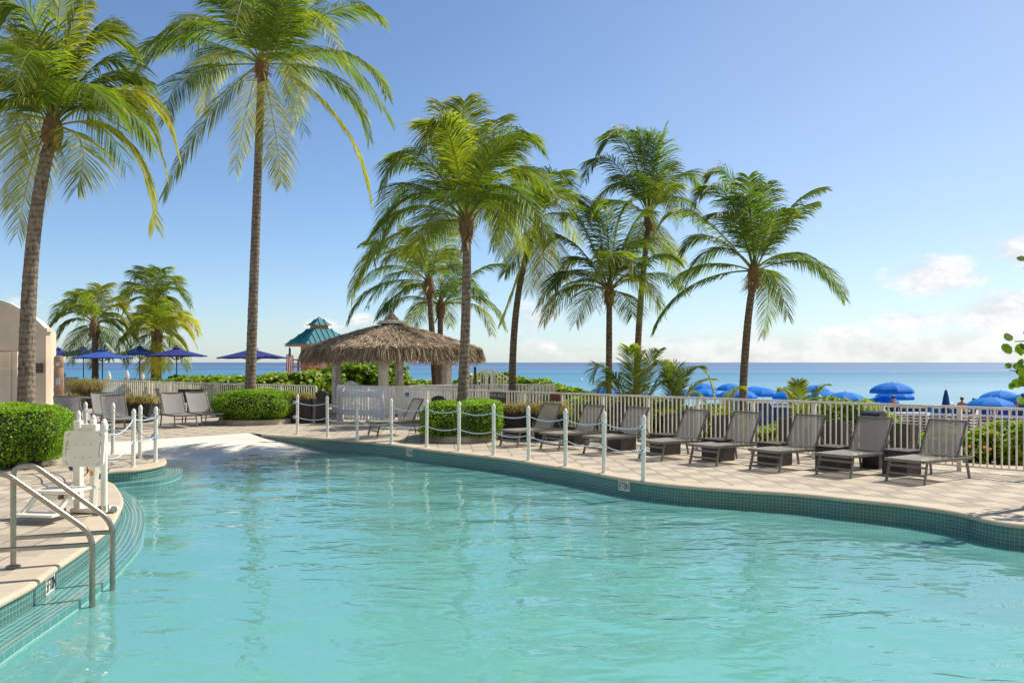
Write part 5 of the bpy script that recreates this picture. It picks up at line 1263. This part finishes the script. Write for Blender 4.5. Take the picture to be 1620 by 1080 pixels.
def rope(label, pts, h, sag=.075, r=.0105, group='blue and white twisted ropes'):
    o0 = pts[0]; root = MB(); line = []
    for a, b in zip(pts[:-1], pts[1:]):
        k = 12; d = (b-a).normalized(); n = Vector((d.y, -d.x, 0))
        for j in range(k):
            t = j/k; line.append(a.lerp(b, t)+Vector((0, 0, h-sag*4*t*(1-t)*(b-a).length/1.2))-o0)
    line.append(pts[-1]+Vector((0, 0, h))-o0)
    mb = MB(); m = 8; run = 0; prev = None; rows = []
    for i, p in enumerate(line):
        t = (line[min(i+1, len(line)-1)]-line[max(0, i-1)]).normalized(); u = t.cross(Vector((0, 0, 1))).normalized(); w = u.cross(t)
        if prev is not None: run += (p-prev).length
        prev = p; rows.append(([p+(u*math.cos(2*math.pi*k/m)+w*math.sin(2*math.pi*k/m))*r for k in range(m+1)], run))
    for a, b in zip(rows[:-1], rows[1:]):
        for k in range(m): mb.poly([a[0][k], a[0][k+1], b[0][k+1], b[0][k]], [(a[1], k/m), (a[1], (k+1)/m), (b[1], (k+1)/m), (b[1], k/m)])
    # knots where the rope ends, and a turn round every post
    for i, p in enumerate(pts):
        c = p-o0+Vector((0, 0, h)); rr = .040; pts_ = [c+Vector((rr*math.cos(a_), rr*math.sin(a_), .006*math.sin(a_*2))) for a_ in [2*math.pi*q/10 for q in range(11)]]
        if i in (0, len(pts)-1):
            for dz in (-.02, 0, .02):
                b0 = len(mb.v); mb.tube([q+Vector((0, 0, dz)) for q in pts_], r, 6, caps=False)
            mb.tube([c+Vector((-.04, -.04, .02)), c+Vector((-.06, -.05, -.03)), c+Vector((-.02, -.06, -.05)), c+Vector((.03, -.05, 0))], r*1.2, 6)
    o = mb.build('rope', M['rope'], None, smooth=True, sharp=0, loc=o0); return tag(o, label, 'rope', group)
off = Vector((0, -.045, 0))
rope('upper blue and white rope along the far pool edge', [p+Vector((-.02, -.036, 0)) for p in RPW], .845); rope('lower blue and white rope along the far pool edge', [p+Vector((-.02, -.036, 0)) for p in RPW], .475)
c1 = [LPW[6], LPW[5], LPW[4], LPW[3], LPW[2]]; c2 = [LPW[7], LPW[0], LPW[1], LPW[2]]
rope('upper rope from the pool lift to the round deck tip', c1, .84, sag=.06); rope('lower rope from the pool lift to the round deck tip', c1, .47, sag=.06)
rope('upper rope on the posts behind the pool lift', c2, .86, sag=.09); rope('lower rope on the posts behind the pool lift', c2, .50, sag=.09)

# ---------------------------------------------------------------- handrails
def smooth_path(pts, r, k=7):
    out = [Vector(pts[0])]
    for a, b, c in zip(pts[:-2], pts[1:-1], pts[2:]):
        a, b, c = Vector(a), Vector(b), Vector(c); d1 = (a-b); d2 = (c-b); q = min(r, d1.length*.48, d2.length*.48); p = b+d1.normalized()*q; s = b+d2.normalized()*q
        for i in range(k+1): t = i/k; out.append(p*(1-t)**2+b*2*t*(1-t)+s*t*t)
    out.append(Vector(pts[-1])); return out
def handrail(label, up, dn):
    root = empty('handrail', (up.x, up.y, 0), 0, label, 'handrail', 'stainless pool handrails'); v = Vector((dn.x-up.x, dn.y-up.y, 0)); L = v.length; d = v.normalized()
    P = lambda t, z: d*t+Vector((0, 0, z)); mb = MB()
    mb.tube(smooth_path([P(0, .01), P(0, .905), P(.16, .92), P(L, .36), P(L, -.9)], .13), .0245, 14); mb.build('rail', M['steel'], root, smooth=True)
    mb = MB(); mb.tube([P(.02, .265), P(L-.02, .265)], .021, 12); mb.build('brace', M['steel'], root, smooth=True)
    mb = MB(); mb.lathe([(.062, .005), (.062, .018), (.045, .024), (.026, .03)], 18); mb.build('flange', M['steel'], root, smooth=True)
up2 = gp(21, 897.5); dn2 = Vector((-3.74, 7.99, 0)); dn1 = Vector((-3.66, 7.44, 0)); up1 = up2+Vector((.05, -.53, 0))
handrail('nearer stainless handrail, its upright outside the left edge', up1, dn1); handrail('farther stainless handrail with its upright on the deck', up2, dn2)
lr = empty('pool_ladder', dn1+Vector((0, 0, -.4)), 0)
for k in range(3): mb = MB(); mb.bar(Vector((0, 0, .08-.3*k)), dn2-dn1+Vector((0, 0, .08-.3*k)), .11, .03); mb.build('tread', M['chrome_dull'], lr, bevel=.004)
tag(lr, 'submerged ladder treads between the two stainless handrails', 'ladder')

# ---------------------------------------------------------------- pool lift
def lift():
    base = gp(140, 812); s = base.y/F; root = empty('pool_lift', base, R(-8), 'white plastic pool lift chair with slotted backboard by the pool edge', 'pool lift')
    X = lambda x: (x-140)*s; Zz = lambda y, d=0: CH-(y-HY)*(base.y+d)/F
    w = .27; zc = Zz(708); hh = .215; cx = X(142)
    # backboard with slots: rounded plate built from strips
    mb = MB(); o2 = []
    def rrect(cx_, cz, a, b, r, n=5):
        out = []
        for (sx, sz, a0) in ((1, 1, 0), (-1, 1, 90), (-1, -1, 180), (1, -1, 270)):
            for i in range(n+1): an = R(a0+90*i/n); out.append(Vector((cx_+sx*(a-r)+r*math.cos(an), cz+sz*(b-r)+r*math.sin(an), 0)))
        return out
    outer = rrect(cx, zc, w, hh, .055); holes = [rrect(cx-w+.05, zc, .018, .095, .017, 3)[::-1], rrect(cx+w-.05, zc, .018, .095, .017, 3)[::-1]]
    def slot(x, z, a, l, wd):
        d = Vector((math.cos(a), math.sin(a), 0)); n = Vector((-d.y, d.x, 0)); c = Vector((x, z, 0)); return [c-d*l-n*wd, c-d*l+n*wd, c+d*l+n*wd, c+d*l-n*wd]
    for sx in (-1, 1):
        for sz in (-1, 1): holes.append(slot(cx+sx*(w-.06), zc+sz*(hh-.045), R(-45)*sx*sz, .03, .007))
    loops = [outer]+holes; allp = [p for l in loops for p in l]; th = .03
    lean = lambda p, y: (p.x, y+(p.y-zc)*.12, p.y)
    for t in tessellate_polygon(loops):
        a, b, c = [allp[i] for i in t]
        if (b-a).cross(c-a).z < 0: t = t[::-1]
        mb.poly([lean(allp[i], -.12) for i in t]); mb.poly([lean(allp[i], -.12+th) for i in t[::-1]])
    for l in loops:
        for i in range(len(l)): a, b = l[i], l[(i+1) % len(l)]; mb.poly([lean(a, -.12), lean(b, -.12), lean(b, -.12+th), lean(a, -.12+th)])
    mb.build('backboard', M['white_plastic'], root)
    for bx in (-.10, .0, .10):
        for bz in (-.1, .05):
            mb = MB(); yy = -.124+bz*.12; mb.tube([(cx+bx, yy-.006, zc+bz), (cx+bx, yy+.004, zc+bz)], .006, 8); mb.build('bolt', M['chrome_dull'], root)
    mb = MB(); zs = Zz(768); mb.box((X(129), -.32, zs), (.50, .46, .035)); mb.build('seat', M['white_plastic'], root, bevel=.015)
    mb = MB()
    for x in (109, 141): mb.lathe([(.026, 0), (.026, .02)], 12); 
    mb = MB()
    for x in (X(109), X(143)): mb.tube([(x, -.56, zs-.055), (x, -.50, zs-.055)], .026, 12)
    mb.build('seat_bolts', M['wood_dark'], root)
    mb = MB(); mb.bar((X(100), -.5, zs-.06), (X(160), -.5, zs-.06), .05, .055)
    mb.bar((X(100), -.52, zs-.06), (X(92), -.66, .10), .05, .05); mb.bar((X(153), -.52, zs-.06), (X(146), -.66, .10), .05, .05); mb.bar((X(90), -.66, .10), (X(150), -.66, .10), .22, .03)
    mb.build('footrest', M['white_plastic'], root, bevel=.008)
    mb = MB(); mb.bar((X(123), .0, .05), (X(123), .0, Zz(665)), .085, .085); mb.bar((X(146), .02, .1), (X(152), .0, Zz(735)), .07, .07); mb.bar((X(148), .0, Zz(770)), (X(148), 0, Zz(664)), .06, .06); mb.build('mast', M['white_plastic'], root, bevel=.01)
    mb = MB(); mb.tube([(X(172), -.06, .05), (X(172), -.06, 1.05)], .038, 14); mb.lathe([(.046, 0), (.046, .06), (.03, .10), (.012, .11)], 14, (X(172), -.06, 1.03)); mb.lathe([(.044, .86), (.044, .9)], 14, (X(172), -.06, 0)); mb.build('side_post', M['white_paint'], root, smooth=True)
    mb = MB(); mb.box((X(145), -.02, Zz(676)), (.2, .09, .09)); mb.build('motor_box', M['white_plastic'], root, bevel=.01)
    mb = MB(); mb.box((X(148), -.04, Zz(748)), (.035, .01, .05)); mb.build('warning_label', M['orange'], root)
    mb = MB(); mb.box((X(142), -.047, Zz(744)+.02), (.016, .004, .09)); mb.build('red_label', M['flag_red'], root)
    mb = MB(); mb.bar((X(112), .10, .04), (X(172), .10, .04), .30, .05); mb.bar((X(110), .1, .12), (X(117), .0, Zz(735)), .05, .05); mb.build('base_frame', M['white_plastic'], root, bevel=.008)
    for (x, y, r_) in ((X(104), -.1, .05), (X(168), -.12, .045), (X(178), .06, .045)):
        mb = MB(); mb.lathe([(r_, -.018), (r_, .018)], 16); mb.v = [(z_+x, x_+y, y_+r_) for x_, y_, z_ in mb.v]; w_ = mb.build('wheel', M['chrome_dull'], root, smooth=True)
    mb = MB(); mb.box((X(170), -.05, .085), (.10, .09, .06)); mb.build('bracket', M['chrome_dull'], root, bevel=.004)
    mb = MB(); mb.lathe([(.055, -.05), (.07, 0), (.055, .05)], 12, (X(112), .04, Zz(738))); mb.build('handwheel', M['slate_cloth'], root, smooth=True)
lift()

# ---------------------------------------------------------------- depth markers
def depth_marker(label, s, pts, x, y, z, w=.26, h=.155):
    p = gp(x, y, z); best = min(range(n_out), key=lambda i: (outline[i]-Vector((p.x, p.y, 0))).length); nn = outnorm(best); c = outline[best]
    root = empty('depth_marker', (c.x+nn.x*.012, c.y+nn.y*.012, -.205), math.atan2(-nn.y, -nn.x)+R(90), label, 'depth marker', 'pool depth marker tiles')
    mb = MB(); mb.box((0, -.004, h/2), (w, .012, h)); mb.build('tile', M['tile_white'], root, bevel=.002)
    text(s, .165, (0, -.0125, h/2-.005), root, M['ink'], maxw=w*.9, sx=.6)
depth_marker('white depth marker tile reading 1FT6IN on the far pool wall', '1FT6IN', None, 649, 716, -.13)
depth_marker('white depth marker tile reading 3FT0IN on the far pool wall', '3FT0IN', None, 978, 769, -.13)
depth_marker('white depth marker tile reading 5FT0IN on the near left pool wall', '5FT0IN', None, 87, 921, -.13)

# ---------------------------------------------------------------- beach: stacked loungers, cabins, people
def white_chair(root, dz=0, upright=False):
    mb = MB(); 
    for s in (-1, 1):
        mb.tube([(s*.30, -.9, .30+dz), (s*.31, 0, .31+dz), (s*.30, .85, .30+dz)], .028, 6)
        for y in (-.7, .6): mb.tube([(s*.30, y, .3+dz), (s*.33, y+.05, .02+dz)], .024, 6)
    for y in (-.9, .85): mb.tube([(-.30, y, .30+dz), (.30, y, .30+dz)], .028, 6)
    if upright:
        arc = [Vector((.30*math.cos(a), .35+.30*0, .35+.45+.28*math.sin(a))) for a in [math.pi*i/8 for i in range(9)]]
        mb.tube([(.30, .15, .33)]+[tuple(p+Vector((0, .05, 0))) for p in arc]+[(-.30, .15, .33)], .035, 6)
    fr = mb.build('frame', M['white_plastic'], root, smooth=True)
    mb = MB(); mb.poly([(-.28, -.88, .325+dz), (.28, -.88, .325+dz), (.28, .2 if upright else .83, .325+dz), (-.28, .2 if upright else .83, .325+dz)])
    if upright: mb.poly([(-.26, .17, .36), (.26, .17, .36), (.24, .38, .98), (-.24, .38, .98)])
    mb.build('sling', M['blue_pad'], root)
st = empty('beach_lounger', (0, 0, 0)); white_chair(st); SGp = 'stacked white beach loungers with blue slings'
ordj = ['lowest', 'second', 'third', 'fourth', 'fifth', 'sixth', 'seventh', 'eighth']
slots = [(1432, 36.5, 7, 'first'), (1468, 36.5, 7, 'second'), (1503, 36.0, 7, 'third'), (1538, 35, 7, 'fourth'), (1575, 34.5, 7, 'fifth'), (1612, 33.5, 7, 'last')]; first = True
for x, D, k, on in slots:
    p = dp(x, 600, D); zg = sandz(p.x, D)
    for j in range(k):
        o = st if first else copy_tree(st); first = False; o.location = (p.x, D, zg+j*.125); o.rotation_euler = (0, 0, R(52+(j % 3)*3))
        tag(o, f'{ordj[j]} white lounger from the bottom of the {on} beach stack from the left' if j < k-1 else f'top blue lounger of the {on} beach stack from the left', 'sun lounger', SGp if j == k-1 else SGp+', lower ones of the '+on+' stack')
ordj_ = 0
su = empty('beach_lounger', (0, 0, 0)); white_chair(su, upright=True)
for i, (x, D, lb) in enumerate([(1489, 44, 'upright blue beach lounger just below the closed umbrella'), (1516, 44, 'upright blue beach lounger right of the closed umbrella'), (1507, 50, 'upright blue beach lounger farther back right of the closed umbrella'), (1563, 44, 'upright blue beach lounger under the front umbrella at right'), (1592, 43, 'upright blue beach lounger between front and edge umbrellas'), (1614, 43, 'upright blue beach lounger at the right edge'), (1583, 49, 'upright blue beach lounger farther back under the right umbrellas')]):
    o = su if i == 0 else copy_tree(su); p = dp(x, 600, D); o.location = (p.x, D, sandz(p.x, D)+.45); o.rotation_euler = (0, 0, R(170)); tag(o, lb, 'sun lounger', 'upright white beach loungers with blue slings')
    o.scale = (1, 1, 1)
for o_ in [o for o in bpy.data.objects if o.get('group') == 'upright white beach loungers with blue slings']:
    o_.location.z -= .45; o_.rotation_euler.z += R(180)
def cover(label, x0, x1, y0, D, dpt, mat, lid=None, name='beach_cabin', cat='canvas cover'):
    a = dp(x0, y0, D); b = dp(x1, y0, D); c = (a.x+b.x)/2; zg = sandz(c, D); h = a.z-zg; root = empty(name, (c, D, zg), R(4), label, cat, 'blue canvas covers on the beach'); mb = MB(); w = b.x-a.x; rg = random.Random(int(x0))
    nx, nz = 14, 5; 
    def pt(i, j, side):
        t = i/nx; x = (t-.5)*w; y = -dpt/2+.05*math.sin(t*30+side)+.02*rg.uniform(-1, 1); z = h*j/nz-(.06*math.sin(t*7) if j == nz else 0); return (x, y if side == 0 else -y, z)
    for side in (0, 1):
        G = [[pt(i, j, side) for j in range(nz+1)] for i in range(nx+1)]
        for i in range(nx):
            for j in range(nz): mb.poly([G[i][j], G[i+1][j], G[i+1][j+1], G[i][j+1]])
        if side == 0: G0 = G
    for i in range(nx): mb.poly([G0[i][nz], G0[i+1][nz], G[i+1][nz], G[i][nz]])
    for i in (0, nx): 
        for j in range(nz): mb.poly([G0[i][j], G0[i][j+1], G[i][j+1], G[i][j]])
    mb.build('canvas', M[mat], root)
    mb = MB(); mb.bar((-w/2, -dpt/2-.03, h*.97), (w/2, -dpt/2-.03, h*.97), .05, .06); mb.build('frame', M['white_paint'], root)
cover('dark blue canvas cover behind the railing right of the rightmost trunk', 1158, 1206, 633, 40, 2.0, 'blue_tarp'); cover('blue canvas cover beside the darker one, mid beach', 1209, 1262, 640, 41, 1.8, 'blue_tarp')
cover('dark blue canvas hut under the clustered umbrellas', 1386, 1408, 640, 41, 1.4, 'blue_tarp'); cover('dark blue covered stall right of the clustered umbrellas', 1410, 1468, 642, 42.5, 1.4, 'blue_tarp')
cover('bright blue draped cover left of the closed umbrella', 1469, 1484, 643, 40.5, .6, 'blue_cover')
def counter():
    D = 39.5; a = dp(1413, 652, D); b = dp(1468, 652, D); c = (a.x+b.x)/2; zg = sandz(c, D); root = empty('beach_counter', (c, D, zg), 0, 'pale beach attendant counter below the clustered umbrellas', 'counter'); h = a.z-zg; mb = MB()
    mb.box((0, 0, h-.03), (b.x-a.x+.1, .6, .05)); mb.build('counter_top', M['white_plastic'], root); mb = MB(); mb.box((0, 0, (h-.06)/2), (b.x-a.x, .5, h-.06)); mb.build('body', M['shirt'], root)
counter()
def person(label, loc, rz, pose, top, legs, hairy=True):
    root = empty('person', loc, rz, label, 'person'); 
    if pose == 'stand':
        J = {'pel': (0, 0, .92, .13, .11), 'ch': (0, .0, 1.18, .14, .10), 'sh': (0, 0, 1.40, .12, .08), 'nk': (0, 0, 1.49, .05, .05), 'hd': (0, -.02, 1.62, .085, .095), 'hd2': (0, -.01, 1.70, .065, .075)}
        for s, n in ((-1, 'L'), (1, 'R')): J.update({'s'+n: (s*.18, 0, 1.41, .06, .055), 'e'+n: (s*.24, .02, 1.13, .042, .042), 'w'+n: (s*.22, -.12, .92, .028, .03), 'h'+n: (s*.21, -.16, .86, .032, .02), 'hip'+n: (s*.09, 0, .86, .085, .09), 'k'+n: (s*.10, -.01, .48, .055, .058), 'a'+n: (s*.10, .02, .09, .035, .04), 'f'+n: (s*.11, -.14, .03, .04, .025)})
    else:
        J = {'pel': (0, .1, .42, .14, .12), 'ch': (0, .16, .68, .14, .10), 'sh': (0, .20, .92, .12, .08), 'nk': (0, .20, 1.0, .05, .05), 'hd': (0, .18, 1.13, .085, .095), 'hd2': (0, .19, 1.21, .065, .075)}
        for s, n in ((-1, 'L'), (1, 'R')): J.update({'s'+n: (s*.18, .2, .93, .06, .055), 'e'+n: (s*.25, .1, .68, .042, .042), 'w'+n: (s*.18, -.12, .60, .028, .03), 'h'+n: (s*.15, -.2, .58, .03, .02), 'hip'+n: (s*.09, 0, .42, .085, .09), 'k'+n: (s*.12, -.38, .55, .055, .058), 'a'+n: (s*.12, -.62, .40, .035, .04), 'f'+n: (s*.12, -.74, .42, .035, .03)})
    keys = list(J); E = [('pel', 'ch'), ('ch', 'sh'), ('sh', 'nk'), ('nk', 'hd'), ('hd', 'hd2')]
    for n in 'LR': E += [('sh', 's'+n), ('s'+n, 'e'+n), ('e'+n, 'w'+n), ('w'+n, 'h'+n), ('pel', 'hip'+n), ('hip'+n, 'k'+n), ('k'+n, 'a'+n), ('a'+n, 'f'+n)]
    def skin(name, ks, es, grow, mat):
        me = bpy.data.meshes.new(name); me.from_pydata([J[k][:3] for k in ks], [(ks.index(a), ks.index(b)) for a, b in es], []); o = bpy.data.objects.new(name, me); COL.objects.link(o); o.parent = root; me.materials.append(mat)
        m = o.modifiers.new('skin', 'SKIN'); m.use_smooth_shade = True
        if not me.skin_vertices: me.attributes
        bm_ok = me.skin_vertices[0].data if me.skin_vertices else None
        if bm_ok:
            for i, k in enumerate(ks): bm_ok[i].radius = (J[k][3]+grow, J[k][4]+grow); bm_ok[i].use_root = (i == 0)
        sb = o.modifiers.new('sub', 'SUBSURF'); sb.levels = 2; sb.render_levels = 2; return o
    skin('body', keys, E, 0, M['skin'])
    tk = ['ch', 'pel', 'sh', 'sL', 'sR']; skin('shirt', tk, [('pel', 'ch'), ('ch', 'sh'), ('sh', 'sL'), ('sh', 'sR')], .014, M[top])
    lk = ['pel', 'hipL', 'hipR', 'kL', 'kR']; skin('shorts', lk, [('pel', 'hipL'), ('pel', 'hipR'), ('hipL', 'kL'), ('hipR', 'kR')], .014, M[legs])
    mb = MB(); h = J['hd']; mb.lathe([(.02, -.02), (.088, 0), (.098, .06), (.085, .11), (.04, .14), (.01, .145)], 14, (h[0], h[1]+.015, h[2]-.005)); mb.build('hair', M['hair'], root, smooth=True)
    mb = MB(); mb.lathe([(.004, -.02), (.014, 0), (.004, .03)], 8, (h[0], h[1]-.098, h[2]-.02)); mb.build('nose', M['skin'], root, smooth=True)
    return root
p = dp(1413, 630, 40.6); person('person with dark hair standing under the clustered umbrellas', (p.x, 40.6, sandz(p.x, 40.6)), R(10), 'stand', 'shirt', 'slate_cloth')
p = dp(1521, 640, 46); person('person with bare back sitting right of the closed umbrella', (p.x, 46, sandz(p.x, 46)+.33), R(160), 'sit', 'skin', 'slate_cloth')
p = dp(1536, 640, 43); person('person in dark grey-blue top bending by the loungers', (p.x, 43, sandz(p.x, 43)+.33), R(200), 'sit', 'slate_cloth', 'slate_cloth')
p = dp(1573, 640, 46); person('tanned person sitting under the right umbrellas', (p.x, 46, sandz(p.x, 46)+.33), R(180), 'sit', 'skin', 'blue_pad')
p = dp(1602, 640, 45); person('dark haired person sitting near the right edge of the beach', (p.x, 45, sandz(p.x, 45)+.33), R(190), 'sit', 'skin', 'blue_pad')
# paddleboards, adirondack chair, buoy
def boards():
    p = dp(664, 599, 52); zg = sandz(p.x, 52); root = empty('paddleboard_rack', (p.x, 52, zg), 0, 'paddleboards lying on a rack seen under the thatch roof', 'paddleboards'); h = p.z-zg
    for k, m in ((0, 'slate_cloth'), (1, 'board')):
        mb = MB(); pts = [(-1.6+3.2*i/10, 0, h-.22+k*.12+.06*abs(i/5-1)**2) for i in range(11)]; mb.tube(pts, [.02+.22*math.sin(math.pi*min(1, max(0, i/10)))**.6 for i in range(11)], 10); mb.v = [(x, y, (z-(h-.22+k*.12))*.28+(h-.22+k*.12)) for x, y, z in mb.v]; mb.build('board', M[m], root, smooth=True)
    mb = MB(); mb.bar((-1.35, 0, h-.1), (-1.45, 0, h+.28), .03, .12); mb.build('fin', M['black'], root)
    mb = MB()
    for x in (-.8, .8): mb.box((x, 0, (h-.3)/2), (.1, .5, h-.28))
    mb.build('rack', M['wood_dark'], root)
boards()
def adirondack():
    p = dp(571, 598, 31.0); root = empty('adirondack_chair', (p.x, 29.6, 0), R(170), 'blue-grey slatted chair back behind the white gate', 'chair'); mb = MB()
    for i in range(7):
        x = -.24+.08*i; mb.bar((x*.8, .1, .35), (x*1.1, .32, 1.22-.9*x*x*2.2), .07, .02, up=(0, 1, 0))
    mb.build('backrest', M['bluewhite'], root); mb = MB(); mb.box((0, -.2, .36), (.5, .5, .03)); mb.build('seat', M['bluewhite'], root)
    for s in (-1, 1):
        mb = MB(); mb.box((s*.28, -.35, .28), (.04, .09, .56)); mb.build('leg', M['bluewhite'], root); mb = MB(); mb.box((s*.3, -.1, .57), (.12, .65, .025)); mb.build('armrest', M['bluewhite'], root)
adirondack()
mb = MB(); p = dp(919.6, 603, 200); mb.lathe([(.30, 0), (.36, .3), (.1, .5), (.05, 1.1), (.01, 1.2)], 10); tag(mb.build('buoy', M['white_paint'], None, smooth=True, loc=(p.x, 200, -2.5)), 'tiny white marker buoy on the sea left of the straight palm', 'buoy')

# palms standing outside the frame on the right: they shade the deck and show in the water
palm('palm_tree', 'coconut palm just outside the right edge, its shadow falls on the deck', (2150, 700), (2140, 250), 14.5, rand_tips(2140, 240, 260, 13, 3), 2.8, .9, .15, .11, extra=5, seed=61, nl=44, group=PG, base_z=0)
palm('palm_tree', 'tall palm outside the right edge leaning over the pool side', (2600, 700), (2580, -100), 13.5, rand_tips(2580, -110, 330, 13, 5), 3.4, 1.0, .17, .12, extra=5, seed=62, nl=44, group=PG, base_z=0)

# unseen cream facade added behind the camera to bounce warm fill light
def bounce_hotel():
    root = empty('bounce_hotel_front', (4, -15, 0), 0, 'tall cream facade with balconies, added unseen behind the camera to bounce warm light', 'building')
    mb = MB(); mb.box((0, -6, 14), (90, 12, 28)); mb.build('wall', M['bounce_hotel'], root)
    wm = MB(); wm.box((0, 0, 0), (2.4, .06, 1.9)); w0 = wm.build('window', M['ink'], root); first = True
    for fl_ in range(7):
        mb = MB(); mb.box((0, .55, 3.4+fl_*3.5), (88, 1.1, .22)); mb.box((0, 1.05, 3.9+fl_*3.5), (88, .08, .9)); mb.build('balcony', M['bounce_hotel'], root)
        for k in range(11):
            if first: o = w0; first = False
            else: o = w0.copy(); COL.objects.link(o); o.parent = root
            o.location = (-40+8*k, .02, 5.2+fl_*3.5)
bounce_hotel()
